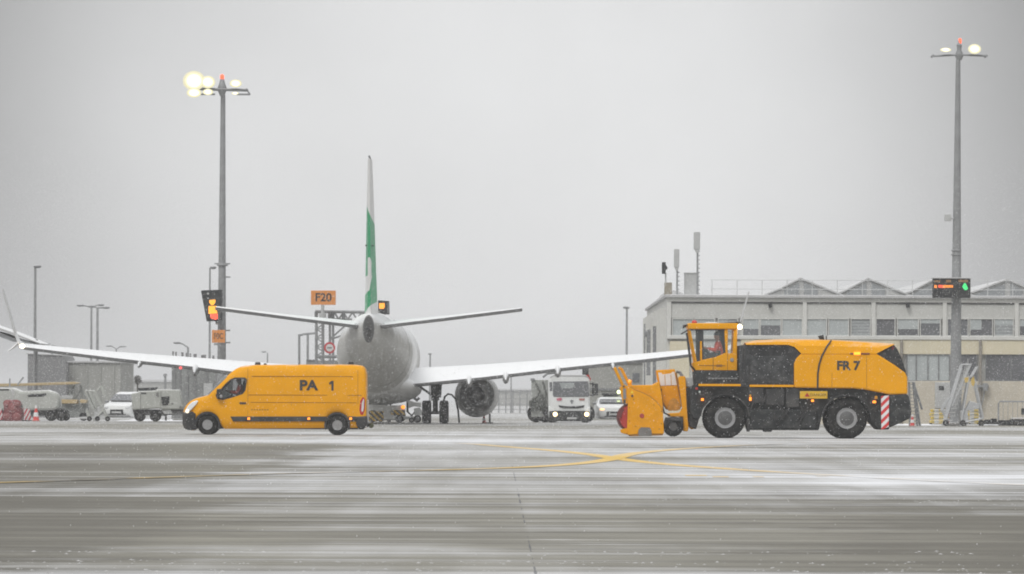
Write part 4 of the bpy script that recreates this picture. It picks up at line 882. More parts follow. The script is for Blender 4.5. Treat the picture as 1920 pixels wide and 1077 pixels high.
bpp('step', [(1430, 806), (1449, 806), (1447, 810.5), (1432, 810.5)], YC - 1.15, YC - .7, DGR)
bbx('mud_flap', (1400.5, 786), (1406, 810), YC - 1.2, YC - .8, BLK)
mb = MB(); R = random.Random(2)     # hoses, brackets and boxes on the dark flank
for a, b in (((1404, 727), (1432, 756)), ((1436, 730), (1470, 760)), ((1474, 729), (1498, 764))): mb.pbox(a, b, D, YC - 1.19, YC - 1.0)
for _ in range(9):
    x = R.uniform(1410, 1520); y = R.uniform(740, 770); mb.tube([P3(x, y, YC - 1.2), P3(x + R.uniform(-12, 12), y + 12, YC - 1.22), P3(x + R.uniform(-20, 20), y + 28, YC - 1.18)], .025, 6)
B_(mb.build('flank_equipment', BLK, B, bevel=.02))
# engine housing
GRL = mat('grille_grey', (.042, .044, .046), .7, var=.35, vs=5, grime=.75, gs=5, gcol=(.13, .13, .128), spec=.25)
bpp('engine_grille', [(1386, 648), (1403, 646.5), (1477, 646), (1490, 650.5), (1503, 663.5), (1491, 680), (1489.5, 727), (1386, 727)], YC - 1.13, YC + 1.13, GRL, bev=.04)
mb = MB()
for k in range(7): y = 652 + k * 2.2; mb.pbox((1408, y), (1472 + k * 2, y + 1.0), D, YC - 1.145, YC - 1.12)
for k in range(4): mb.pbox((1406 + k * 20, 684), (1407 + k * 20, 718), D, YC - 1.145, YC - 1.12)
B_(mb.build('grille_louvre', BLK, B))
bpp('rear_hood', [(1502, 663.5), (1643, 663.5), (1676, 684), (1697, 699), (1701.5, 708), (1702, 739.5), (1669, 740.5), (1642, 735), (1622, 731), (1600, 729), (1489, 727.4), (1489, 682), (1493, 673)], YC - 1.22, YC + 1.22, YEL, bev=.05)
mb = MB()   # roof cap, sloping in towards its crest
cap = [(1399, 643.4, 647), (1420, 639, 647), (1460, 637.2, 647), (1478, 636.9, 647.2), (1490, 636.8, 651), (1503, 636.8, 664), (1540, 637.2, 664), (1590, 639.5, 664), (1630, 642, 664), (1643, 643, 664), (1660, 644, 655), (1677.5, 645, 646.2)]
rg = []
for px, t_, b_ in cap:
    x, zt = P(px, t_, D); zb_ = P(px, b_, D)[1]; zm = zb_ + (zt - zb_) * .55
    rg.append([(x, YC - 1.225, zb_), (x, YC - 1.19, zm), (x, YC - .95, zt - .02), (x, YC, zt + .02), (x, YC + .95, zt - .02), (x, YC + 1.19, zm), (x, YC + 1.225, zb_)])
mb.loft(rg); B_(mb.build('roof_cap', YEL, B, smooth=25))
bpp('rear_grille', [(1642, 664.3), (1660, 655.5), (1676.5, 646.8), (1683, 655), (1691, 672), (1699, 697), (1701, 707), (1696, 699.5), (1676, 684.5)], YC - 1.15, YC + 1.15, DGR, bev=.03)
mb = MB()
for k in range(5): y = 668 + k * 7; mb.pp([(1660 + k * 8, y), (1686 + k * 3, y - 3), (1687 + k * 3, y), (1663 + k * 8, y + 2.5)], D, YC - 1.16, YC - 1.1)
B_(mb.build('grille_slat', BLK, B)); bpp('rear_lamp', [(1676, 648), (1678, 652), (1674, 658), (1671, 655)], YC - 1.17, YC - 1.05, mat('dull_red', (.2, .03, .04)))
mb = MB(); sm = [(1559, 639), (1551, 650), (1541, 668.5), (1536, 684), (1533.5, 701), (1533, 728)]
a3 = [P3(px, py, D) for px, py in sm]; mb.tube([(q.x, YC - (1.10 if i == 0 else 1.205 if i == 1 else 1.235), q.z) for i, q in enumerate(a3)], .03, 6); B_(mb.build('hood_seam', BLK, B))
bbx('flash_bar', (1594, 662.2), (1631, 665.5), YC - 1.25, YC - 1.2, mat('brown_lens', (.22, .05, .01), .3)); bbx('beacon_lamp', (1601, 660.8), (1613.5, 666.2), YC - 1.28, YC - 1.2, emit('beacon', (1.0, .42, .02), 1.6), bev=.015)
q = P3(1590.5, 687, D); text('lettering', 'FR 7', .39, (q.x, YC - 1.2235, q.z - BZ), INK, B, .017, .004, 1.02)
mb = MB(); mb.pp([(1537, 630), (1547, 628), (1549, 637.5), (1541, 638)], D, YC - .3, YC - .1); mb.cyl(P3(1549, 630, YC - .2), P3(1549.5, 638, YC - .2), .02); B_(mb.build('exhaust_cap', DGR, B))
# warning plate, markers, striped board
pl = bbx('warning_plate', (1500, 734), (1551.5, 748), YC - 1.19, YC - 1.04, mat('plate_yellow', (.66, .40, .015), .5), bev=.006)
q = P3(1534.5, 741.5, D); text('lettering', 'DANGER', .125, (q.x, YC - 1.193, q.z), mat('plate_ink', (.16, .09, .01)), pl, .001, .002, 1.05)
mb = MB(); mb.pp([(1508, 744.5), (1519, 744.5), (1513.5, 737)], D, YC - 1.195, YC - 1.185); mb.build('warning_triangle', RED, pl, smooth=0)
for a, b in (((1521.5, 750), (1526, 754)), ((1637, 752), (1642.5, 756.5)), ((1315, 747.5), (1319.5, 752)), ((1405, 745.5), (1409, 752))):
    bbx('marker_lamp', a, b, YC - 1.27, YC - 1.0, AMB, bev=.01)
bbx('reflector', (1640.5, 743), (1645.5, 749), YC - 1.24, YC - 1.0, mat('amber_reflector', (.6, .28, .01), .3)); bbx('reflector', (1404.8, 740.5), (1409, 745), YC - 1.24, YC - 1.0, MATS['amber_reflector'])
bpp('striped_board', [(1652, 743.5), (1667, 742), (1666.5, 801), (1652.5, 806.5)], YC - 1.265, YC - 1.2, STR_RW, bev=.005)
for (a, b) in (((1310, 720.5), (1389, 725)), ((1405.5, 722), (1488.5, 726.5))): bbx('yellow_stripe', a, b, YC - 1.245, YC - 1.05, YEL, bev=.008)
# platform under the cab
bpp('cab_platform', [(1302, 697), (1386, 697), (1386, 722), (1304, 722)], YC - 1.1, YC + 1.1, DGR)
mb = MB()
for k in range(9): mb.pbox((1328 + k * 6.2, 708.5 + (k % 2) * .5), (1333 + k * 6.2, 711.5), D, YC - 1.13, YC - 1.08)
B_(mb.build('step_grating', MGR, B)); bbx('front_lamp', (1310.5, 733.5), (1314, 737.5), YC - 1.08, YC - 1.0, mat('lens_clear', (.6, .7, .68), .15)); bbx('tow_point', (1304, 727), (1309, 731.5), YC - 1.1, YC - 1.0, RED)
bbx('washer_tank', (1287.5, 708), (1299.5, 726), YC - .7, YC - .2, LGR)
bpp('front_frame', [(1288, 728), (1302, 724), (1318, 748), (1312, 786), (1306, 806), (1293, 800)], YC - .75, YC + .75, BLK)
# cab
yn, yf = YC - .80, YC + .80
cab = bpp('cab', [(1299.5, 680), (1304.5, 680), (1319.5, 675), (1343, 670), (1362.5, 661.5), (1364, 663), (1383.3, 662.5), (1383.3, 697.5), (1302, 697.5), (1299.5, 690)], yn, yf, YEL, bev=.03)
mb = MB()
for y in (yn, yf - .09):
    mb.pp([(1291.5, 617), (1295.5, 617), (1308, 680), (1303.5, 680)], D, y, y + .09)
    mb.pp([(1359, 617), (1365.8, 617), (1365.8, 664), (1361.5, 664)], D, y, y + .09)
    mb.pp([(1376.8, 617), (1383.3, 617), (1383.3, 664), (1374.5, 664)], D, y, y + .09)
    mb.pp([(1313.5, 640), (1317, 640), (1317.5, 676), (1313.5, 676)], D, y + .01, y + .08)
mb.build('pillar', YEL, cab, bevel=.02)
mb = MB()
for y in (yn + .02, yf - .10): mb.pp([(1308, 618), (1320, 618), (1320, 676), (1308, 680)], D, y + .02, y + .06); mb.pp([(1350, 618.5), (1359, 618.5), (1362, 662), (1357.5, 662), (1350, 622)], D, y, y + .05)
mb.pp([(1293, 616.5), (1360, 616.5), (1360, 620), (1293, 620)], D, yn - .01, yn + .03); mb.build('door_frame', mat('cab_dark_trim', (.035, .04, .042), .5, var=.2), cab)
mb = MB(); mb.pp([(1320, 620), (1350, 620), (1358, 622), (1362, 661), (1343, 669.5), (1320, 674.5)], D, yn + .03, yn + .045); mb.pp([(1296, 619), (1308, 619), (1308, 678)], D, yn + .03, yn + .045); mb.pp([(1366, 619), (1376.5, 619), (1376, 663), (1366, 663)], D, yn + .03, yn + .045); mb.build('side_window', GLC, cab, smooth=0)
mb = MB(); a0, a1, a2, a3_ = P3(1293, 618, D), P3(1305.5, 680, D), P3(1306.5, 680, D), P3(1294, 618, D)
mb.prism([(a0.x, a0.z), (a1.x, a1.z), (a2.x, a2.z), (a3_.x, a3_.z)], yn + .1, yf - .1); mb.build('windshield', GLC, cab, smooth=0)
rf = bpp('cab_roof', [(1288, 608.5), (1292, 606.3), (1383, 606.3), (1387, 609), (1386, 616), (1380, 617.5), (1291, 617.5)], yn - .06, yf + .06, YEL, bev=.03)
mb = MB(); mb.pp([(1320, 606.5), (1326, 604.5), (1345, 604.3), (1350, 606.5)], D, yn + .3, yf - .3); mb.build('roof_hatch', ROOFS, rf, bevel=.02)
mb = MB(); mb.pp([(1351, 606), (1372, 605), (1384, 604.6), (1386, 607)], D, yn + .1, yn + .5); mb.pbox((1381, 603.3), (1390, 606), D, yn + .1, yn + .3); mb.build('roof_rail', BLK, rf)
mb = MB(); mb.ell(P3(1302, 605, yn + .4), (.09, .09, .07), 14, 6); mb.build('beacon', mat('beacon_red', (.55, .04, .03), .2), rf)
mb = MB(); c = P3(1387, 613.5, yn); mb.lathe([(.02, -.06), (.075, -.05), (.08, .05), (.04, .1)], (c.x, yn - .02, c.z), 'y', 16); mb.build('work_lamp', emit('work_lamp_lit', (1, .93, .55), 7.0), rf)
mb = MB(); mb.tube([P3(1290, 610, yn), P3(1283, 611, yn - .2), P3(1281, 616, yn - .25)], .03, 6); mb.pp([(1276.5, 626), (1289, 618.5), (1290, 621), (1278, 628)], D, yn - .35, yn - .1); mb.pp([(1281, 610), (1287, 608.5), (1287, 614), (1281, 615)], D, yn - .1, yn + .05); mb.build('mirror', BLK, rf, bevel=.01)
mb = MB(); mb.tube([P3(1287.5, 625, yn - .15), P3(1289.5, 640, yn - .18), P3(1292, 660, yn - .18), P3(1295, 686, yn - .1), P3(1302, 694, yn)], .035, 6); mb.pp([(1287.5, 628), (1291, 630), (1296.5, 672), (1297, 685), (1293, 682)], D, yn - .24, yn - .16); mb.build('grab_rail', BLK, cab)
mb = MB(); c = P3(1372.3, 675.5, yn); mb.lathe([(.001, -.03), (.055, -.03), (.065, 0), (.065, .03)], (c.x, yn, c.z), 'y', 18); mb.build('filler_cap', RIM, cab)
mb = MB(); mb.pbox((1312, 685.2), (1361, 686.6), D, yn - .012, yn + .01); mb.pbox((1337.5, 670), (1338.6, 697), D, yn - .012, yn + .01); mb.pbox((1364.8, 664), (1365.6, 697), D, yn - .012, yn + .01); mb.pbox((1344, 684), (1355, 688), D, yn - .016, yn); mb.build('door_line', mat('seam_brown', (.28, .12, .01)), cab, smooth=0)
mb = MB(); mb.pbox((1302, 694.5), (1383, 698), D, yn - .02, yf); mb.build('cab_sill', BLK, cab)
mb = MB(); a = P3(1331, 664, D); mb.tube([P3(1326, 676, YC), P3(1328, 662, YC)], .05, 6); rg = [(a.x - .02 + .09 * math.sin(t_), YC + .21 * math.cos(t_), a.z + .12 * math.sin(t_)) for t_ in [2 * math.pi * i / 18 for i in range(19)]]; mb.tube(rg, .018, 6); mb.pp([(1320, 652), (1330, 654), (1334, 676), (1321, 676)], D, YC - .3, YC + .3); mb.build('steering_console', BLK, cab)
mb = MB(); mb.pp([(1352, 668), (1355, 650), (1358.5, 650), (1358.5, 672), (1343, 674), (1343, 669)], D, YC - .28, YC + .28); mb.build('seat', NAVY, cab, bevel=.04)
c = P3(1349, 669, D); person((c.x, YC - .22, c.z - BZ - .06), 'person in a red-orange jacket and dark hat in the snow blower cab', -1, True, 1.0)
# blower head
hy0, hy1 = YC - 1.28, YC + 1.28
HD = bpp('blower_head', [(1178, 723), (1224, 722.5), (1236, 716), (1241.5, 745), (1243, 760), (1244, 800), (1180, 800)], hy0 + .12, hy1 - .12, YEL2, bev=.03)
mb = MB(); mb.pp([(1174.5, 725), (1182, 725.5), (1190, 731.5), (1204, 736.5), (1219, 744), (1230, 753), (1239, 763.5), (1243.5, 776), (1245, 814), (1222.5, 814), (1221, 807), (1218.5, 802.5), (1202, 802), (1197.5, 807), (1196, 814.5), (1176.5, 816.5), (1175.5, 806), (1177.2, 757)], D, hy0, hy0 + .06); mb.build('side_plate', YEL2, HD, bevel=.015); mb = MB(); mb.tube([P3(a, b, hy0 - .0) for a, b in ((1182, 725.5), (1190, 731.5), (1204, 736.5), (1219, 744), (1230, 753), (1239, 763.5), (1243.5, 776))], .014, 6); mb.v = [(a, b + .01, c) for a, b, c in mb.v]; mb.build('plate_rim', mat('rim_dark_yellow', (.40, .17, .01), .6), HD); mb = MB(); mb.pp([(1174.5, 725), (1182, 725.5), (1204, 736.5), (1230, 753), (1243.5, 776), (1245, 814), (1176.5, 816.5), (1177.2, 757)], D, hy1 - .06, hy1); sp1 = mb; sp1.build('side_plate', YEL2, HD, bevel=.015)
mb = MB(); mb.pp([(1197, 806.5), (1201, 801.8), (1218, 802.2), (1222, 808), (1222, 818.2), (1197, 818.2)], D, hy0 + .005, hy0 + .12); mb.build('skid_shoe', mat('worn_steel', (.22, .21, .20), .5, metal=.3, var=.2), HD, bevel=.01)
mb = MB(); mb.pp([(1180, 815), (1243, 813), (1243, 817), (1182, 819)], D, hy0 + .02, hy1 - .02); mb.build('cutting_edge', mat('edge_brown', (.30, .14, .02)), HD)
ax = P3(1185, 783.5, D); mb = MB(); mb.lathe([(.02, hy0 + .07 - D), (.40, hy0 + .07 - D), (.40, hy1 - .07 - D), (.02, hy1 - .07 - D)], (ax.x, D, ax.z), 'y', 28); mb.build('auger_drum', RED, HD, smooth=30)
mb = MB(); n = 64
for s in (-1, 1):
    for ph in (0, math.pi):
        v = []
        for i in range(n + 1):
            u = i / n; t_ = ph + s * u * 5 * math.pi; y = YC + s * (1.2 * (1 - u) + .05)
            v += [(ax.x + math.cos(t_) * .34, y - .02, ax.z + math.sin(t_) * .34), (ax.x + math.cos(t_) * .455, y - .02, ax.z + math.sin(t_) * .455), (ax.x + math.cos(t_) * .455, y + .03, ax.z + math.sin(t_) * .455), (ax.x + math.cos(t_) * .34, y + .03, ax.z + math.sin(t_) * .34)]
        mb.add(v, [(4 * i + a, 4 * i + (a + 1) % 4, 4 * i + 4 + (a + 1) % 4, 4 * i + 4 + a) for i in range(n) for a in range(4)])
mb.build('auger_blade', mat('dark_red_steel', (.12, .018, .016), .5, var=.2), HD)
c = P3(1203.6, 780.3, D); mb = MB(); mb.lathe([(.001, -.03), (.06, -.03), (.075, .0), (.075, .01)], (c.x, hy0, c.z), 'y', 16); mb.build('hub_cap', RED, HD)
mb = MB(); mb.pp([(1161.5, 727), (1170, 722), (1176, 724.5), (1176.8, 757), (1168, 757), (1166, 748)], D, hy0 + .03, hy0 + .10); mb.pp([(1163, 806), (1177, 803), (1178, 812), (1172, 814.5), (1164, 812)], D, hy0 + .03, hy0 + .2); mb.build('front_bracket', YEL2, HD, bevel=.01)
mb = MB(); mb.pp([(1168, 729), (1173.5, 729), (1174.3, 748.5), (1168.3, 748.5)], D, hy0 + .015, hy0 + .03); mb.build('grey_plate', MGR, HD); mb = MB(); mb.pp([(1168.5, 750), (1173.5, 750), (1172.5, 760), (1169, 760)], D, hy0 + .02, hy0 + .05); mb.cyl(P3(1169.5, 725, hy0), P3(1169.5, 725, hy0 + .04), .03); mb.cyl(P3(1185.5, 743, hy0 - .03), P3(1185.5, 743, hy0 + .04), .035); mb.build('bolt_plate', BLK, HD)
for p, q, y in (((1153.2, 692), (1169, 726), hy0 + .06), ((1164.5, 690.5), (1183, 728), hy1 - .2)):
    mb = MB(); a, b = P3(*p, y), P3(*q, y); mb.cyl((a.x, y, P(*p, D)[1]), (b.x, y, P(*q, D)[1]), .05, n=12); mb.ell((P(*p, D)[0], y, P(*p, D)[1]), (.05, .05, .05), 10, 6); mb.build('guide_tube', YEL2, HD)
mb = MB(); mb.ell(P3(1180.5, 715.6, hy0 + .5), (.05, .05, .05), 12, 6); mb.build('marker_lamp', AMB, HD); mb = MB(); mb.pp([(1181, 718), (1185.5, 713), (1185, 727), (1180, 727)], D, hy0 + .45, hy0 + .55); mb.build('lamp_bracket', YEL2, HD)
CH = bpp('discharge_chute', [(1231.5, 694.5), (1266.5, 692.5), (1268, 702), (1271.5, 723), (1278, 758), (1279.5, 764), (1272, 769), (1251.5, 769), (1246, 762), (1242.5, 756), (1237.5, 724.5), (1234, 712)], YC - .55, YC + .35, YEL2, bev=.03)
mb = MB(); mb.pp([(1235, 699), (1241.5, 699.5), (1243, 702.5), (1260, 700.5), (1261, 698), (1265.5, 697.5), (1270.5, 722.5), (1239.5, 724)], D, YC - .565, YC - .5); mb.build('chute_panel', mat('snowy_panel', (.74, .68, .63), .6, var=.08, vs=5), CH, bevel=.005)
mb = MB()
for a, b in ((1247.5, 704), (1259, 704)): mb.pp([(a - .6, 703), (a + .6, 703), (a + 1.6, 722.5), (a + .4, 722.5)], D, YC - .572, YC - .55)
mb.pp([(1252, 765), (1256, 752), (1262, 747), (1268, 748), (1276, 758), (1277, 768), (1270, 771), (1254, 771)], D, YC - .575, YC - .54); mb.build('chute_rib', mat('worn_yellow', (.55, .26, .02), .6, var=.25, vs=6), CH, bevel=.005)
mb = MB(); mb.tube([P3(1267, 700, YC - .5), P3(1273, 728, YC - .56), P3(1280.5, 764, YC - .5)], .035, 6); mb.tube([P3(1236.5, 722, YC - .58), P3(1242, 755, YC - .58), P3(1249, 767, YC - .58)], .03, 6); mb.build('chute_edge', mat('edge_dark_yellow', (.30, .13, .01), .6), CH)
FRM = bpp('hitch_frame', [(1272, 708), (1276, 706.2), (1284, 705.8), (1286, 708), (1288, 757), (1291.5, 804), (1290, 809.8), (1282, 809.5), (1281.5, 782), (1253, 782), (1251.5, 775.8), (1274, 774.5), (1280, 768)], YC - .95, YC - .75, YEL2, bev=.02)
mb = MB(); mb.pp([(1280, 770), (1288, 757), (1291.5, 804), (1282, 809.5)], D, YC + .75, YC + .95); mb.pp([(1288, 793), (1308, 790.5), (1309, 797), (1303, 805), (1297, 806), (1292, 800)], D, YC - .6, YC - .4); mb.pp([(1286, 724), (1296, 722), (1303, 724), (1302, 730), (1288, 729)], D, YC - .6, YC - .4); mb.pp([(1275, 775), (1290, 775), (1290, 800), (1280, 800)], D, YC - .75, YC + .75); mb.build('hitch_arm', YEL2, FRM, bevel=.01)
mb = MB(); mb.tube([P3(1268, 697, YC - .3), P3(1275, 699, YC - .3), P3(1279, 706, YC - .35)], .05, 8); mb.build('hose', MGR, FRM)
wheel(HD, (P(1262.5, 801, D)[0], YC - 1.02, P(1262.5, 800.5, D)[1]), .315, .30, .13, tread=14, name='support_wheel', rimm=DRIM)
mb = MB(); mb.pp([(1248, 783), (1280, 783), (1281, 789), (1279, 800), (1277, 790), (1250, 788), (1247, 800), (1245, 792)], D, YC - 1.2, YC - .84); mb.build('wheel_fork', BLK, HD)

mb = MB(); R = random.Random(12)     # bolts, hoses and warning marks on the blower head
for px, py in ((1180, 765), (1180, 790), (1240, 772), (1240, 795), (1212, 811), (1192, 800), (1226, 760), (1236, 805), (1188, 750)): q = P3(px, py, D); mb.cyl((q.x, hy0 - .012, q.z), (q.x, hy0 + .01, q.z), .016, n=8)
mb.build('bolt', mat('bolt_dark', (.16, .08, .01), .5), HD)
for y, pts in ((hy0 + .55, ((1282, 742), (1294, 738), (1300, 748), (1308, 744))), (hy0 + .45, ((1284, 768), (1293, 776), (1303, 766), (1312, 772))), (hy0 + .3, ((1240, 730), (1236, 745), (1246, 775), (1256, 780)))):
    mb = MB(); mb.tube([P3(a, b, y) for a, b in pts], .028, 7); mb.build('hydraulic_hose', BLK, HD)
mb = MB(); mb.pp([(1182, 738), (1188, 738), (1185, 732.5)], D, hy0 - .004, hy0 + .0); mb.build('warning_mark', mat('mark_yellow', (.75, .55, .02), .5), HD, smooth=0)
mb = MB(); mb.pbox((1404, 652), (1405, 720), D, YC - 1.145, YC - 1.12); mb.pbox((1486, 684), (1487, 720), D, YC - 1.145, YC - 1.12); mb.pbox((1404, 719), (1487, 720.5), D, YC - 1.145, YC - 1.12); B_(mb.build('grille_frame', BLK, B))
mb = MB(); mb.pbox((1388, 650), (1401, 720), D, YC - 1.05, YC - .4); mb.tube([P3(1391, 648, YC - 1.1), P3(1393, 670, YC - 1.13), P3(1390, 700, YC - 1.1), P3(1396, 722, YC - 1.12)], .035, 7); mb.tube([P3(1398, 646, YC - 1.1), P3(1396, 680, YC - 1.12), P3(1400, 716, YC - 1.1)], .03, 7); B_(mb.build('engine_piping', BLK, B))
mb = MB()
for pts in (((1560, 700), (1560, 726.5)), ((1625, 668), (1625, 729))): mb.tube([(P(a, b, D)[0], YC - 1.222, P(a, b, D)[1]) for a, b in pts], .006, 5)
B_(mb.build('hood_panel_line', mat('seam_brown2', (.25, .10, .01)), B))

# ------------------------------------------------------------------ airliner seen from behind
DG = 282.2; gx = -6.66
A = thing('airliner', 'white airliner with a green tail seen from behind, snow on its wings', 'airliner', (gx, DG, 0), None, 0.0)
def snowy(name, base, **k): return mat(name, base, .45, snow=.95, **k)
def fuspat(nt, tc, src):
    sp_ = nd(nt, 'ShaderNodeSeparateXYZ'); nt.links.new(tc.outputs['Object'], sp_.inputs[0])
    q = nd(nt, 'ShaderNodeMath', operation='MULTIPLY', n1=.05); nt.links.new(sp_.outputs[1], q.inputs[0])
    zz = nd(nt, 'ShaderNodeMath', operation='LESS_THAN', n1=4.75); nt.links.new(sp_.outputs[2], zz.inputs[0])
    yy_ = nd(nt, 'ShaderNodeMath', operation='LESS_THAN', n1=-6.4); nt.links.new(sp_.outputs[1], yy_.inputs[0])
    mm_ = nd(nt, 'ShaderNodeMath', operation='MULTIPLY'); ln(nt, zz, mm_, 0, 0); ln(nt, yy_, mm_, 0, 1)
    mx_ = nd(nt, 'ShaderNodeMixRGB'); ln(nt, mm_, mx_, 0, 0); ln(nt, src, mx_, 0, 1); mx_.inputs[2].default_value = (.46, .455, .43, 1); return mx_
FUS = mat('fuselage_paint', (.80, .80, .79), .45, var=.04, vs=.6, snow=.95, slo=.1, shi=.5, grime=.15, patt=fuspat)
WING = mat('wing_paint', (.30, .30, .30), .45, var=.06, vs=.8, snow=1.0, slo=.25, shi=.45)
UND = mat('underside_grey', (.13, .13, .132), .5, var=.08)
def ringc(y, zc, rx, rz, n=32): return [(math.sin(2 * math.pi * i / n) * rx, y, zc + math.cos(2 * math.pi * i / n) * rz) for i in range(n)]
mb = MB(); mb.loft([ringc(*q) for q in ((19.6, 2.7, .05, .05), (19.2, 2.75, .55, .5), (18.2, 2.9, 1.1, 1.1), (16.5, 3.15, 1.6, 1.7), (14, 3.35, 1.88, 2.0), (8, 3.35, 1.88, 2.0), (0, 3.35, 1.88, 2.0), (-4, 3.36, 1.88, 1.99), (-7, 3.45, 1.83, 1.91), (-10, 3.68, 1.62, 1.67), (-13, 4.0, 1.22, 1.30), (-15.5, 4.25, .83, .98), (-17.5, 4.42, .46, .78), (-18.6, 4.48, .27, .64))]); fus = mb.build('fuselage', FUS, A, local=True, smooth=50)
mb = MB(); mb.loft([ringc(*q, 20) for q in ((-18.55, 4.46, .275, .65), (-18.9, 4.46, .235, .62), (-19.05, 4.45, .20, .58))]); tc_ = mb.build('tail_cone', mat('apu_dark', (.075, .075, .075), .5, var=.15), A, local=True)
mb = MB(); mb.loft([ringc(*q, 16) for q in ((-19.0, 4.30, .15, .26), (-19.1, 4.30, .13, .22))]); mb.build('exhaust_outlet', BLK, tc_, local=True)
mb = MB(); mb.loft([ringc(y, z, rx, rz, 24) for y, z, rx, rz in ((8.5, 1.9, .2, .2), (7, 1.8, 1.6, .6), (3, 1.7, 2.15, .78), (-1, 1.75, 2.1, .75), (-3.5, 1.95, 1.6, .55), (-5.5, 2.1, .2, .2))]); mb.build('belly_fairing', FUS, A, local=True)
mb = MB(); R = random.Random(8)
for x, y, z in ((.75, -11.2, 3.05), (.28, -9.5, 2.15), (1.1, -9.8, 4.45), (1.05, -10, 3.3), (-.1, -10.5, 2.5), (.95, -10.4, 4.9)): mb.ell((x * 1.05, y, z), (.10, .25, .09), 10, 6)
mb.build('vent', mat('vent_dark', (.07, .07, .07)), fus, local=True)
SEAM = mat('panel_line', (.30, .30, .29), .6)
for y, zc, rx, rz in ((-8.5, 3.565, 1.732, 1.792), (-13, 4.0, 1.222, 1.302)):
    q = ringc(y, zc, rx, rz, 40); mb = MB(); mb.tube(q + [q[0]], .007, 5); mb.build('panel_seam', SEAM, fus, local=True)
for s_ in (-1, 1):
    mb = MB(); mb.ell((s_ * .62, -15.6, 4.62), (.22, 1.5, .16), 14, 8); mb.build('tailplane_fairing', MGR, fus, local=True)
def foil(x, yl, yt, zl, zt, th, n=9):
    pts = []; 
    for i in range(n + 1): u = i / n; pts.append((u, th * 1.48 * (math.sqrt(u) * .62 + u * .05 - 1.1 * u * u + .43 * u ** 3) + th * .25 * math.sin(math.pi * u)))
    lo = [(i / n, -th * .52 * math.sin(math.pi * (i / n) ** .7) + .0) for i in range(n - 1, 0, -1)]
    return [(x, yl + (yt - yl) * u, zl + (zt - zl) * u + h) for u, h in pts + lo]
WS = [(0.3, 7.4, -2.2, 2.50, 1.92, .80), (1.9, 6.3, -2.25, 2.52, 1.95, .74), (5.2, 4.1, -2.3, 2.78, 2.28, .56), (9, 2.0, -2.9, 3.12, 2.74, .38), (13, -.3, -3.7, 3.42, 3.17, .26), (17.2, -2.7, -4.5, 3.80, 3.66, .18)]
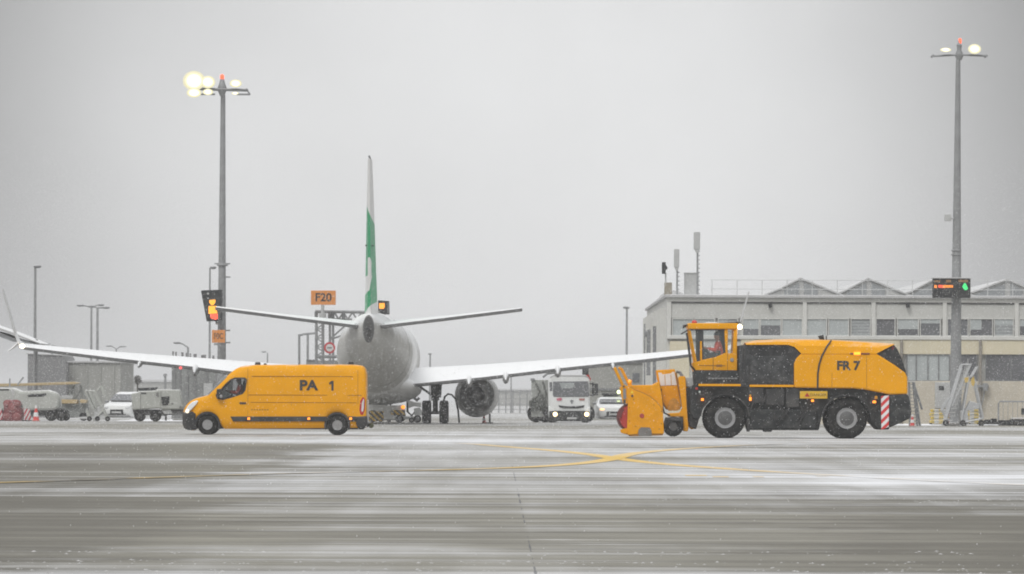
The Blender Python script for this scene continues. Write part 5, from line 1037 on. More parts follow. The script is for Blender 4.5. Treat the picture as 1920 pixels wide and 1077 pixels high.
for s in (1, -1):
    mb = MB(); mb.loft([[(s * p[0], p[1], p[2]) for p in foil(*q)] for q in WS]); wg = mb.build('wing', WING, A, local=True, smooth=50)
    mb = MB(); v = []
    for x, yl, yt, zl, zt, th in WS: k_ = min(1, th / .4 + .35); v.append([(s * x, yt - .03, zt - .09 * k_), (s * x, yt - .03, zt + .025), (s * x, yt + .35, zt + .0), (s * x, yt + .35, zt - .14 * k_)])
    mb.loft(v); mb.build('flap_edge', UND, wg, local=True)
    mb = MB(); mb.loft([[(s * p[0], p[1], p[2]) for p in q] for q in (foil(17.2, -2.75, -4.5, 3.80, 3.66, .17), foil(17.45, -3.0, -4.6, 3.95, 3.84, .15), foil(17.62, -3.4, -4.75, 4.35, 4.27, .10))])
    bl = []
    for x, z, yl, yt in ((17.62, 4.30, -3.4, -4.75), (17.73, 4.75, -3.75, -4.95), (17.95, 5.6, -4.2, -5.2), (18.18, 6.5, -4.75, -5.45)):
        w_ = .035; bl.append([(s * (x - w_), yl, z), (s * (x - w_ * .5), yt, z), (s * (x + w_ * .5), yt, z), (s * (x + w_), yl, z)])
    mb.loft(bl); st_ = [[(s * (x - .05), yl, z), (s * (x - .03), yt, z), (s * (x + .03), yt, z), (s * (x + .05), yl, z)] for x, z, yl, yt in ((17.45, 3.92, -3.2, -4.55), (17.75, 3.62, -4.0, -4.75), (17.95, 3.48, -4.5, -4.9))]
    mb.loft(st_); mb.build('winglet', mat('winglet_grey', (.62, .62, .62) , .45, snow=.9, slo=.3, shi=.5), wg, local=True)
    if s < 0:
        mb = MB(); mb.ell((s * 17.25, -4.62, 3.72), (.13, .10, .10), 14, 8); mb.build('navigation_light', emit('nav_white', (1, .80, .55), 6.0), wg, local=True)
        mb = MB(); mb.ell((s * 9.6, -3.15, 2.70), (.08, .08, .07), 12, 6); mb.build('wing_light', emit('nav_red', (1, .12, .12), 1.2), wg, local=True)
    for x in (4.55, 6.35, 8.9, 11.6):
        q = [interp([(a[0], a[k]) for a in WS], x) for k in (2, 4)]; sc = 1.0 if x < 10 else .6
        mb = MB(); mb.loft([ringc(y, z, rx, rz, 12) for y, z, rx, rz in ((q[0] + 2.6, q[1] - .02, .05, .05), (q[0] + 1.2, q[1] - .10, .15 * sc, .22 * sc), (q[0] + .1, q[1] - .14, .17 * sc, .30 * sc), (q[0] - .6, q[1] - .20, .10 * sc, .24 * sc), (q[0] - .95, q[1] - .28, .03, .05))])
        mb.v = [(s * (x + p[0]), p[1], p[2]) for p in mb.v]; mb.build('flap_fairing', mat('fairing_grey', (.20, .20, .20), .5, snow=.95, slo=.1, shi=.5), wg, local=True)
    # tailplane
    mb = MB(); mb.loft([[(s * p[0], p[1], p[2]) for p in foil(*q)] for q in ((.35, -13.2, -17.1, 4.70, 4.58, .30), (3.5, -15.0, -17.7, 5.02, 4.95, .21), (7.1, -17.0, -18.45, 5.45, 5.40, .11))]); tp_ = mb.build('tailplane', WING, A, local=True, smooth=50)
    mb = MB(); mb.loft([[(s * x, yt - .03, z - .07), (s * x, yt - .03, z + .045), (s * x, yt + .3, z + .02), (s * x, yt + .3, z - .10)] for x, yt, z in ((.35, -17.1, 4.58), (3.5, -17.7, 4.95), (7.12, -18.45, 5.40))]); mb.build('elevator_edge', UND, tp_, local=True)
    # engine
    ex, ez = 4.88 * s, 1.42
    mb = MB(); mb.lathe([(.90, 6.9), (1.02, 7.0), (1.08, 6.6), (1.12, 5.6), (1.08, 4.4), (.98, 3.4), (.90, 3.0), (.86, 3.02), (.84, 3.6), (.84, 5.5), (.01, 5.6)][::-1], (ex, 0, ez), 'y', 36); en = mb.build('engine', mat('nacelle_paint', (.46, .46, .455), .4, var=.06, snow=.7, slo=.55, shi=.95), A, local=True, smooth=40)
    mb = MB(); mb.lathe([(.855, 3.06), (.80, 3.2), (.55, 3.4), (.54, 3.0)], (ex, 0, ez), 'y', 32); mb.build('bypass_duct', mat('duct_dark', (.19, .188, .18), .6, var=.3, vs=4), en, local=True)
    mb = MB(); mb.lathe([(.02, 1.7), (.18, 2.2), (.28, 2.7), (.30, 3.0)], (ex, 0, ez), 'y', 20); mb.build('exhaust_plug', mat('plug_steel', (.22, .215, .21), .5, metal=.3), en, local=True)
    mb = MB(); mb.lathe([(.66, 3.4), (.55, 2.8), (.45, 2.4), (.43, 2.42), (.5, 3.0)], (ex, 0, ez), 'y', 28); mb.build('core_nozzle', mat('nozzle_steel', (.25, .245, .24), .45, metal=.3, var=.15), en, local=True)
    mb = MB()
    for k in range(12): t_ = k * math.pi / 6 + .2; mb.cyl((ex + math.cos(t_) * .52, 3.3, ez + math.sin(t_) * .52), (ex + math.cos(t_) * .83, 3.3, ez + math.sin(t_) * .83), .03, n=6)
    mb.build('duct_strut', MATS['nozzle_steel'], en, local=True)
    mb = MB(); mb.prism([(ex - .16, ez + .75), (ex + .16, ez + .75), (ex + .14, ez + 1.3), (ex - .14, ez + 1.3)], .8, 5.5); mb.build('pylon', UND, en, local=True)
    # main gear
    gx_ = 2.86 * s
    mb = MB(); mb.cyl((gx_, 0, .55), (gx_, 0, 1.25), .13); mb.cyl((gx_, 0, 1.15), (gx_ - .05 * s, 0, 2.35), .20); mb.cyl((gx_ - .62, 0, .55), (gx_ + .62, 0, .55), .08); mb.cyl((gx_, 0, 1.3), (gx_ - 1.1 * s, .3, 2.05), .06); mb.cyl((gx_, -.22, .75), (gx_, -.22, 1.3), .05); mb.prism([(gx_ + .2 * s, 1.3), (gx_ + .28 * s, 1.3), (gx_ + .34 * s, 2.2), (gx_ + .16 * s, 2.2)], -.5, .4); ge = mb.build('main_gear', DGR, A, local=True)
    for dx in (-.43, .43): wheel(ge, (gx_ + dx, 0, .575), .575, .46, .27, name='wheel', axis='x', rimm=DRIM)
mb = MB(); mb.cyl((0, 15.6, .35), (0, 15.6, 1.0), .12); mb.cyl((0, 15.6, .9), (0, 15.6, 1.6), .20); mb.box(-.34, -.26, 15.1, 16.2, .85, 1.6); mb.box(.26, .34, 15.1, 16.2, .85, 1.6); mb.cyl((-.3, 15.6, .35), (.3, 15.6, .35), .06); ge = mb.build('nose_gear', DGR, A, local=True)
for dx in (-.22, .22): wheel(ge, (dx, 15.6, .345), .345, .2, .17, name='wheel', axis='x')
# fin with the green and white tail marking
def finpat(nt, tc, src):
    s = nd(nt, 'ShaderNodeSeparateXYZ'); nt.links.new(tc.outputs['Object'], s.inputs[0])
    def M(o, a, b):
        r = nd(nt, 'ShaderNodeMath', operation=o)
        for i, q in enumerate((a, b)):
            if isinstance(q, (int, float)): r.inputs[i].default_value = q
            else: nt.links.new(q if not hasattr(q, 'outputs') else q.outputs[0], r.inputs[i])
        return r
    X, Y, Z = s.outputs[0], s.outputs[1], s.outputs[2]
    top = M('LESS_THAN', M('ADD', Z, M('MULTIPLY', X, 2.4)), 9.85); bot = M('GREATER_THAN', M('SUBTRACT', Z, M('MULTIPLY', X, 1.0)), 5.50)
    gr = M('MULTIPLY', top, bot)
    stem = M('MULTIPLY', M('MULTIPLY', M('GREATER_THAN', X, -.06), M('LESS_THAN', X, .10)), M('MULTIPLY', M('GREATER_THAN', Z, 6.75), M('LESS_THAN', Z, M('SUBTRACT', 7.8, M('MULTIPLY', M('MULTIPLY', X, X), 20)))))
    hook = M('MULTIPLY', M('LESS_THAN', X, M('MULTIPLY', M('SUBTRACT', Z, 6.15), .16)), M('MULTIPLY', M('GREATER_THAN', Z, M('ADD', 6.25, M('MULTIPLY', X, .6))), M('LESS_THAN', Z, 6.95)))
    gr = M('MULTIPLY', gr, M('SUBTRACT', 1.0, M('MINIMUM', M('ADD', stem, hook), 1.0)))
    mm = nd(nt, 'ShaderNodeMixRGB'); ln(nt, gr, mm, 0, 0); ln(nt, src, mm, 0, 1); mm.inputs[2].default_value = (.035, .38, .17, 1); return mm
FIN = mat('tail_fin_paint', (.82, .82, .815), .4, var=.04, vs=1, patt=finpat)
def finring(z, yl, yt, t_): 
    L = yl - yt; return [(0, yl, z), (t_ * .7, yl - .12 * L, z), (t_, yl - .35 * L, z), (t_ * .92, yl - .68 * L, z), (t_ * .62, yt, z), (-t_ * .62, yt, z), (-t_ * .92, yl - .68 * L, z), (-t_, yl - .35 * L, z), (-t_ * .7, yl - .12 * L, z)]
FS = [(4.9, -9.6, -16.0, .32), (5.6, -12.3, -16.2, .29), (8, -13.7, -16.9, .225), (10.5, -15.2, -17.6, .16), (12.35, -16.3, -18.1, .10)]
mb = MB(); mb.loft([finring(*q) for q in FS]); fin = mb.build('tail_fin', FIN, A, local=True, smooth=50)
mb = MB(); mb.loft([[(t_ * .62, yt, z), (t_ * .25, yt - (1.55 - .075 * (z - 5)) , z), (-t_ * .25, yt - (1.55 - .075 * (z - 5)), z), (-t_ * .62, yt, z)] for z, yl, yt, t_ in FS]); mb.build('rudder', FIN, fin, local=True, smooth=50)
mb = MB(); mb.loft([ringc(y, z, .05, .05, 8) for y, z in ((-16.5, 12.4), (-18.6, 12.45))]); mb.build('fin_cap', MGR, fin, local=True)
mb = MB()
for x, z in ((-.16, 8.35), (.16, 8.35)): mb.ell((x, -17.6, z), (.04, .3, .04), 8, 6)
mb.build('rudder_hinge', DGR, fin, local=True)

# ------------------------------------------------------------------ vehicles and equipment behind
# fuel truck, facing the camera
D = 300.0; c = P3(1065, 793.5, D); Tk = thing('fuel_truck', 'white fuel truck facing the camera with its headlights on', 'truck', (c.x, D + 2.5, 0)); tz = c.z
def tb(name, a, b, y0, y1, m, par=None, bev=.02):
    mb = MB(); mb.pbox(a, b, D, y0, y1); o = mb.build(name, m, par or Tk, bevel=bev)
    if par is None: o.location.z -= tz
    return o
def tp(name, pts, y0, y1, m, par=None, bev=.02, z=True):
    mb = MB(); mb.pp(pts, D, y0, y1); o = mb.build(name, m, par or Tk, bevel=bev)
    if par is None and z: o.location.z -= tz
    return o
cabT = tp('cab', [(1029, 712), (1033, 706.5), (1040, 704.5), (1095, 704.5), (1102, 706.5), (1106, 712), (1106, 745), (1106.5, 774), (1028.5, 774), (1028, 745)], D, D + 2.0, WHT, bev=.10)
tp('windshield', [(1037, 716), (1103, 715.5), (1104.5, 743), (1102, 745), (1039, 745), (1036.5, 743)], D - .035, D + .05, GLM, cabT, .03)
tp('cab_interior', [(1049, 719), (1077, 718.5), (1075, 727), (1072, 729), (1053, 729)], D - .045, D - .03, mat('visor_grey', (.33, .35, .35), .3), cabT, .0)
tp('side_window', [(1030, 717), (1035, 717), (1036, 733), (1030.5, 735)], D - .02, D + .05, GLM, cabT, .01)
tp('grille', [(1047, 760.5), (1062, 762.5), (1080, 762.5), (1096, 760.5), (1094, 764.5), (1084, 766.5), (1058, 766.5), (1049, 764.5)], D - .04, D + .03, DGR, cabT, .01)
tp('grille_emblem', [(1068.5, 752), (1072, 750), (1075.5, 752), (1072, 758.5)], D - .04, D + .02, MGR, cabT, .0)
tp('logo_patch', [(1043.5, 748), (1052, 746.5), (1054, 749), (1052, 752), (1044.5, 752)], D - .03, D + .02, mat('pink_red', (.50, .10, .16)), cabT, .0); tp('logo_patch', [(1086, 748), (1096, 748), (1096, 751.5), (1086, 751.5)], D - .03, D + .02, mat('dull_red_patch', (.34, .12, .10)), cabT, .0)
tb('front_bumper', (1029.5, 771), (1105, 791), D - .14, D + .6, DGR, bev=.06); tp('bumper_corner', [(1028, 762), (1036, 766), (1040, 771), (1036, 786), (1029, 786)], D - .10, D + .5, WHT, bev=.05); tp('bumper_corner', [(1107, 762), (1099, 766), (1096, 771), (1099, 784), (1106, 784)], D - .10, D + .5, WHT, bev=.05)
tb('number_plate', (1063, 783), (1081, 786.8), D - .17, D - .1, LGR, bev=.0)
for px in (1041, 1100):
    mb = MB(); q = P3(px, 777.5, D); mb.lathe([(.01, -.22), (.11, -.2), (.13, -.1), (.13, 0)], (q.x, D, q.z - tz), 'y', 18); mb.build('headlight', emit('truck_beam', (1.0, .74, .42), 3.2), Tk)
tp('roof_edge', [(1031, 708.5), (1038, 703.3), (1097, 703.3), (1104, 708.5), (1100, 706.5), (1036, 706.5)], D - .02, D + 1.9, ROOFS, bev=.02)
mb = MB(); mb.pbox((1110, 718), (1114, 744), D, D - .1, D + .1); mb.pbox((1115, 720), (1121, 742), D, D - .25, D + .05); mb.cyl(P3(1105, 720, D), P3(1116, 721, D - .1), .03); mb.cyl(P3(1105, 742, D), P3(1116, 741, D - .1), .03); o = mb.build('mirror', DGR, Tk, bevel=.03); o.location.z -= tz
tb('cargo_bay', (997, 712), (1028, 784), D + 2.2, D + 6.5, mat('truck_body_grey', (.34, .35, .33), .6, var=.12, vs=2, snow=.7), bev=.04)
mb = MB(); R = random.Random(6)
for k in range(7): x = 992 + R.uniform(0, 28); y = 722 + R.uniform(0, 44); mb.pbox((x, y), (x + R.uniform(4, 9), y + R.uniform(6, 14)), D, D + 2.0, D + 2.2)
mb.tube([P3(1005, 720, D + 2.1), P3(1012, 735, D + 2.0), P3(1004, 750, D + 2.0), P3(1014, 768, D + 2.1)], .06, 8); mb.tube([P3(1018, 716, D + 2.1), P3(1024, 740, D + 2.0), P3(1016, 772, D + 2.1)], .05, 8)
o = mb.build('pump_gear', mat('pump_grey', (.10, .105, .095), .6, var=.3), Tk, bevel=.01); o.location.z -= tz
mb = MB(); mb.tube([P3(1018, 708, D + 3), P3(1026, 701.5, D + 3), P3(1040, 699.5, D + 3), P3(1050, 700, D + 3)], .06, 8); mb.pbox((995, 710), (1003, 714), D, D + 2.1, D + 2.3); o = mb.build('fuel_pipe', MGR, Tk); o.location.z -= tz
tb('chassis', (1008, 782), (1100, 788), D + .6, D + 6.3, BLK)
for x in (1036, 1099): wheel(Tk, (P(x, 780, D)[0], D + 1.0, .48), .48, .34, .26, axis='y')
for x in (1006, 1023): wheel(Tk, (P(x, 780, D)[0], D + 4.6, .48), .48, .34, .26, axis='y')
tb('side_step', (991, 783), (1004, 786), D + 2.0, D + 2.4, BLK)
D2 = 303.0; c = P3(1103, 720, D2); t = thing('wind_marker', 'grey box with a red and white face just right of the fuel truck roof', 'sign', (c.x, D2, 0))
mb = MB(); mb.pbox((1092, 690), (1103.5, 704), D2 + 6, D2 + 6, D2 + 6.6); mb.build('box', DGR, t, bevel=.02); mb = MB(); mb.pp([(1097, 704), (1104, 702.5), (1108, 710), (1106, 716), (1100, 712)], D2 + 6, D2 + 5.9, D2 + 6.0); mb.build('red_face', RED, t); mb = MB(); mb.cyl(P3(1098, 704, D2 + 6.2), P3(1098, 800, D2 + 6.2), .06); mb.build('post', GALV, t)
# cars seen from the front
def car(px, pb, D, w, h, rotz, label, name='car', bar=False, van=False):
    c = P3(px, pb, D); t = thing(name, label, 'van' if van else 'car', (c.x, D + 2, 0), None, rotz); hw = w / 2
    # local frame: front at -Y
    sec = [(-2.05, .45, .62, .72), (-1.98, .32, .80, .90), (-1.7, .22, .88, .97), (-1.05, .2, .98, 1.0), (-.9, .2, 1.00, 1.0), (-.15, .2, h * .93, .95), (.3, .2, h, .93), (1.3, .2, h * .985, .93), (1.85, .25, h * .75, .93), (2.1, .35, h * .62, .86)] if not van else [(-2.3, .35, .95, .80), (-2.2, .25, 1.1, .95), (-1.7, .2, 1.25, 1.0), (-1.5, .2, 1.32, 1.0), (-.7, .2, h * .96, .95), (-.2, .2, h, .94), (2.3, .2, h, .94), (2.4, .3, h * .95, .9)]
    mb = MB(); rg = []
    for y, z0, z1, k in sec:
        b = k * hw; zb2 = min(z1, .92 if not van else 1.15); g = b * (1 - .22 * max(0, (z1 - zb2)) / max(h - .9, .1)); r = [(-b * .92, y, z0), (-b, y, z0 + (zb2 - z0) * .3), (-b, y, zb2 - .06), (-(b + g) / 2, y, zb2 + (z1 - zb2) * .45), (-g, y, z1 - .05 * k), (-g * .75, y, z1)]
        rg.append(r + [(-a, y_, z_) for a, y_, z_ in r[::-1]])
    mb.loft(rg); b = mb.build('body', WHT, t, local=True, smooth=40)
    y0, z0, y1, z1 = (-.95, 1.0, -.17, h * .93) if not van else (-1.52, 1.33, -.72, h * .95); hw2 = hw * .90; hw3 = hw * .72
    mb = MB(); mb.add([(-hw2 * .93, y0 + .02, z0 + .06), (hw2 * .93, y0 + .02, z0 + .06), (hw3, y1 - .02, z1 - .05), (-hw3, y1 - .02, z1 - .05), (-hw2 * .93, y0 - .04, z0 + .10), (hw2 * .93, y0 - .04, z0 + .10), (hw3, y1 - .09, z1 - .02), (-hw3, y1 - .09, z1 - .02)], [(0, 1, 2, 3), (4, 5, 6, 7), (0, 1, 5, 4), (2, 3, 7, 6), (0, 3, 7, 4), (1, 2, 6, 5)]); mb.build('windshield', GLM, t, local=True)
    f = sec[0][0]; mb = MB(); mb.box(-hw * .45, hw * .45, f - .02, f + .1, .36, .60); mb.box(-hw * .6, hw * .6, f - .03, f + .1, .30, .36); mb.build('grille', DGR, t, local=True, bevel=.02)
    mb = MB(); mb.box(-hw * .85, hw * .85, f - .06, f + .35, .2, .32); mb.build('front_bumper', mat('bumper_grey', (.22, .22, .22)), t, local=True, bevel=.05)
    for s in (-1, 1):
        mb = MB(); mb.ell((s * hw * .70, f + .12, .70 if not van else .85), (.17, .14, .08), 12, 6); mb.build('headlight', mat('lamp_lens', (.55, .56, .57), .15) if not (bar and s < 0) else emit('car_amber', (1, .6, .3), 1.6), t, local=True)
        mb = MB(); mb.ell((s * (hw + .10), -.75 if not van else -1.35, 1.02 if not van else 1.45), (.11, .07, .08 if not van else .16), 10, 6); mb.build('side_mirror', MGR, t, local=True)
        for y in (-1.35, 1.35): wheel(t, (s * (hw - .12), y, .32), .32, .2, .2, axis='x')
    mb = MB(); mb.box(-.26, .26, f - .07, f - .03, .40, .50); mb.build('number_plate', LGR, t, local=True)
    if bar:
        mb = MB(); mb.box(-.5, .5, .25, .5, h + .1, h + .19); mb.box(-.4, .4, .3, .45, h - .03, h + .1); lb = mb.build('light_bar', DGR, t, local=True, bevel=.03)
        mb = MB(); mb.ell((.42, .2, h + .26), (.10, .08, .10), 12, 6); mb.build('beacon_lamp', emit('pale_green_lamp', (.85, 1.0, .45), 3.0), lb, local=True)
    return t
car(1147, 788.5, 303.0, 1.72, 1.38, 0.05, 'white car with a roof light bar half hidden behind the blower head', bar=True)
car(233, 786.5, 303.0, 1.62, 1.55, -0.2, 'snow-covered white car parked between the steps and the boxy power unit')
# ---- left group
def px_thing(name, label, cat, px, D, group=None): return thing(name, label, cat, (P(px, 790, D)[0], D, 0), group)
GPU = mat('unit_grey_white', (.42, .43, .40), .5, var=.08, vs=2, snow=.85, slo=.6, shi=1.0, grime=.2)
D = 297.0; t = px_thing('sweeper_truck', 'long pale grey sweeper truck with a rounded rear at the far left', 'truck', 60, D)
mb = MB(); mb.pp([(-90, 731), (-5, 727.5), (27, 727.5), (36, 731), (40, 734), (92, 731.5), (97, 733.5), (103, 735), (110, 740), (113, 748), (113.5, 758), (111, 766), (104, 769.5), (84, 770), (-90, 769)], D, D - .9, D + .9); mb.build('body', GPU, t, bevel=.12)
mb = MB(); mb.pp([(54, 741.5), (62, 739.5), (78, 739.5), (88, 737.5), (90, 740), (84, 744), (56, 744.5)], D, D - .92, D - .88); mb.pp([(0, 730), (20, 730), (20, 732.5), (0, 732.5)], D, D - .92, D - .88); mb.build('side_recess', DGR, t, bevel=.005)
mb = MB(); mb.pp([(-90, 769), (106, 769), (104, 779), (56, 781), (-90, 781)], D, D - .75, D + .75); mb.build('chassis', DGR, t, bevel=.03)
for px in (98, 117): wheel(t, (P(px, 780, D)[0], D - .62, .33), .33, .3, .12, rimm=DRIM)
wheel(t, (P(-30, 780, D)[0], D - .62, .36), .36, .3, .16)
mb = MB(); mb.pp([(90, 768), (128, 769), (130, 780), (124, 785), (92, 785)], D, D - .7, D + .3); mb.build('brush_guard', DGR, t, bevel=.05)
mb = MB(); mb.cyl(P3(18, 732, D), P3(18.5, 710, D), .04, n=6); mb.cyl(P3(33, 722, D), P3(44, 707.5, D), .05, n=6); mb.build('whip_aerial', GALV, t)
D = 300.5; t = px_thing('belt_loader', 'faded yellow belt loader with a long raised boom behind the sweeper truck', 'loader', 90, D)
OY = mat('faded_yellow', (.46, .35, .19), .6, var=.12, snow=.5); mb = MB(); mb.pp([(-60, 721), (60, 718.5), (140, 716), (152, 718), (140, 721), (60, 723.5), (-60, 727)], D, D - .4, D + .4); mb.build('boom', OY, t, bevel=.02)
mb = MB(); mb.pp([(116, 749), (146, 749.5), (146, 757), (117, 757)], D, D - .7, D + .7); mb.pp([(152, 749), (163, 750), (163, 756), (152, 756)], D, D - .7, D + .7); mb.build('frame_beam', OY, t, bevel=.02)
mb = MB(); mb.pp([(117, 742), (138, 742), (138, 748), (117, 749)], D, D - .6, D + .6); mb.build('engine_cover', LGR, t, bevel=.02); mb = MB(); mb.pp([(72, 720), (78, 720), (78, 730), (72, 730)], D, D - .3, D + .3); mb.build('boom_bracket', LGR, t, bevel=.02)
mb = MB()
for p, q in (((138, 757), (138, 725)), ((153, 757), (153, 724)), ((120, 757), (140, 722)), ((139, 750), (154, 728)), ((163, 756), (150, 722))): mb.cyl(P3(*p, D), P3(*q, D), .05, n=6)
mb.pp([(116, 757), (166, 757), (166, 781), (116, 781)], D, D - .4, D + .4); mb.build('lift_frame', mat('loader_grey', (.22, .23, .22), .6, var=.2), t)
for px in (125, 158): wheel(t, (P(px, 785, D)[0], D - .55, .22), .22, .2, .08, rimm=DRIM)
D = 294.0; t = px_thing('hose_reel', 'dark red towable hose reel with rounded lobes in front of the sweeper truck', 'hose reel', 24, D)
RDK = mat('dark_red_paint', (.17, .035, .04), .55, var=.25, vs=4, snow=.25)
mb = MB(); mb.pp([(5, 792), (6, 776), (9, 770), (9, 758), (12, 751), (18, 749), (23, 751.5), (29, 749), (36, 751), (40, 758), (40, 765), (44, 772), (43, 786), (42, 792)], D, D - .6, D + .6); mb.build('casing', RDK, t, bevel=.06)
for px, py, r in ((15, 757, .20), (33, 757, .20), (24, 764, .28), (15, 781, .2), (33, 781, .2)):
    mb = MB(); q = P3(px, py, D); mb.lathe([(r * .3, -.66), (r * .6, -.66), (r * .75, -.62), (r, -.62), (r, -.55), (r * .3, -.55)], (q.x, D, q.z), 'y', 20); mb.build('reel', mat('reel_red', (.26, .09, .09), .6, var=.2), t)
mb = MB(); mb.cyl(P3(23.5, 752, D), P3(23.5, 732, D), .03, n=6); mb.pbox((21.5, 731), (27, 738), D, D - .05, D + .05); mb.build('gauge_post', LGR, t)
mb = MB(); mb.pp([(43, 759), (44.5, 762), (44, 765), (41, 763)], D, D - .7, D - .5); mb.build('handle', BLK, t)
D = 293.5; 
for a, b, lab in (((-8, 765), (6, 790), 'red and white striped panel left of the dark red hose reel'), ((44, 766), (59, 791.5), 'leaning red and white striped panel right of the dark red hose reel')):
    t = px_thing('striped_barrier', lab, 'barrier', (a[0] + b[0]) / 2, D, 'red and white striped barrier panels'); mb = MB(); mb.pp([(a[0], a[1]), (b[0] - 3, a[1] + 1), (b[0], b[1]), (a[0] + 3, b[1])], D, D - .05, D + .05); mb.build('panel', mat('pink_red_stripes', (.45, .06, .08), .5, stripes=((0.88, 0, -0.45), 0.17, (.60, .58, .57), .5), snow=.3), t)
    mb = MB(); q = P3((a[0] + b[0]) / 2, 791, D); mb.box(q.x - .25, q.x + .25, D - .3, D + .3, 0, .05); mb.build('foot', DGR, t)
def cone(px, ptop, pbot, D, label, name='traffic_cone'):
    b = P3(px, pbot, D); tp_ = P3(px, ptop, D); h = tp_.z - max(b.z, 0) if b.z > -.5 else tp_.z; h = tp_.z; t = thing(name, label, 'traffic cone', (b.x, D, 0), 'traffic cones on the apron')
    r = h * .20; mb = MB(); mb.box(b.x - r * 1.25, b.x + r * 1.25, D - r * 1.25, D + r * 1.25, 0, .05); mb.build('base', mat('cone_base', (.35, .12, .1), .7, snow=.6), t, bevel=.01)
    prev = None
    mb = MB(); mb.lathe([(r, .05), (r * .22, h)], (b.x, D, 0), 'z', 18); bd = mb.build('body', mat('cone_red', (.60, .06, .05), .5), t)
    for f0, f1 in ((.30, .55), (.80, 1.0)):
        mb = MB(); g = lambda f: r * (1 - .78 * (f * h - .05) / (h - .05)) + .006; mb.lathe([(g(f0), f0 * h), (g(f1), f1 * h)], (b.x, D, 0), 'z', 18); mb.build('reflective_band', mat('cone_white', (.70, .70, .70), .5), bd)
    return t
cone(67.5, 760, 790, 292.0, 'tall orange and white cone right of the left striped panels'); cone(1710.5, 777, 804, 274.0, 'red and white cone at the rear bumper of the snow blower'); cone(907.5, 776, 793.5, 288, 'red cone under the right engine of the airliner')
cone(698, 786, 795, 286, 'small red cone beside the nose gear of the airliner'); 
# wheeled white steps (left)
D = 296.0; t = px_thing('maintenance_steps', 'pale wheeled maintenance steps left of the snow-covered white car', 'steps', 186, D)
for y in (-.45, .45):
    mb = MB()
    for p, q in (((161, 733), (177, 768)), ((166, 731), (182, 766)), ((177, 734), (204, 789)), ((183, 733), (190, 724)), ((190, 724), (197, 744)), ((161, 733), (177, 734)), ((163, 768), (168, 787)), ((196, 768), (176, 789))): a, b = P3(*p, D), P3(*q, D); mb.cyl((a.x, D + y, a.z), (b.x, D + y, b.z), .05, n=6)
    mb.build('side_frame', GPU, t)
mb = MB()
for k in range(8): a = P3(163 + k * 2.3, 736 + k * 5, D); mb.box(a.x - .12, a.x + .12, D - .42, D + .42, a.z - .02, a.z + .02)
mb.build('step', GPU, t); mb = MB(); mb.pp([(178, 768), (190, 760), (196, 772), (198, 782), (178, 783)], D, D - .4, D + .4); mb.pp([(150, 782), (200, 782), (200, 786), (150, 786)], D, D - .5, D + .5); mb.build('base_frame', LGR, t, bevel=.02)
for px in (169, 184, 203): wheel(t, (P(px, 787, D)[0], D - .5, .13), .13, .1, .05, rimm=DRIM)
# boxy power unit
D = 295.0; t = px_thing('ground_power_unit', 'boxy pale ground power unit trailer with a black side opening', 'power unit', 296, D)
mb = MB(); mb.pp([(248, 738), (258, 736), (264, 733.5), (292, 733), (296, 730.5), (338, 731), (344, 764), (343, 768), (306, 768), (298, 766), (250, 769)], D, D - .8, D + .8); bd = mb.build('housing', GPU, t, bevel=.06)
mb = MB(); mb.pp([(304, 744.5), (319.5, 743.5), (319, 755), (316, 760), (306, 760.5)], D, D - .83, D - .78); mb.build('side_opening', DGR, bd, bevel=.01); mb = MB(); mb.pbox((266, 736.5), (276, 739), D, D - .83, D - .78); mb.build('vent', DGR, bd, bevel=.01)
mb = MB(); mb.pbox((265, 735), (266, 768), D, D - .815, D - .79); mb.pbox((303, 735), (304, 767), D, D - .815, D - .79); mb.cyl(P3(323, 757, D - .83), P3(323, 757, D - .78), .05); mb.cyl(P3(338, 763, D - .83), P3(338, 763, D - .78), .06); mb.pbox((294, 736), (300, 745), D, D - .81, D - .79); mb.build('panel_detail', mat('unit_shade', (.20, .2, .19)), bd)
mb = MB(); mb.pp([(250, 768), (343, 768), (342, 776), (306, 780), (252, 778)], D, D - .6, D + .6); mb.build('chassis', mat('chassis_grey', (.10, .10, .10), .7, var=.2), t, bevel=.02)
mb = MB(); mb.pp([(258, 728), (296, 726.5), (292, 732), (262, 734)], D, D - .3, D + .3); mb.build('snow_tarp', DGR, t, bevel=.04)
for px in (264, 293): wheel(t, (P(px, 780, D)[0], D - .62, .30), .30, .24, .11, rimm=DRIM)
mb = MB(); mb.pp([(303, 768), (320, 766), (325, 776), (310, 777)], D, D - .7, D - .2); mb.cyl(P3(311, 776, D), P3(311, 789, D), .05); mb.build('jack_leg', LGR, t, bevel=.01)
t = px_thing('concrete_block', 'long low pale kerb block on the ground right of the boxy power unit', 'block', 333, 294); mb = MB(); mb.pbox((324, 785.5), (344, 788.5), 294, 293.8, 294.2); q = mb.build('block', CONC, t, bevel=.02)
# ---- under the aircraft
D = 297.0; t = px_thing('pushback_tug', 'low aircraft tug with diagonal yellow and black stripes under the airliner', 'tug', 726, D)
mb = MB(); mb.pp([(690, 757), (698, 753), (716, 752), (722, 760), (758, 760), (760, 768), (760, 788), (690, 788)], D, D - 1, D + 1); bd = mb.build('body', WHT, t, bevel=.05)
for q in ((692.5, 771, 720, 790), (734, 769, 760, 778)): mb = MB(); mb.pbox(q[:2], q[2:], D, D - 1.03, D - .97); mb.build('striped_panel', STR_YB, bd)
mb = MB(); mb.pp([(697, 742), (720, 742), (720, 753), (694, 753)], D, D - .9, D + .9); mb.build('cab', LGR, t, bevel=.03); mb = MB(); mb.pbox((699, 744), (718, 751), D, D - .92, D - .88); mb.build('cab_window', GLM, t)
mb = MB(); mb.ell(P3(756, 763.5, D - 1.05), (.10, .05, .10), 14, 6); mb.build('amber_lamp', AMB, t); mb = MB(); mb.pbox((751, 748), (758, 752), D, D - .3, D + .3); mb.build('roof_beacon', RED, t)
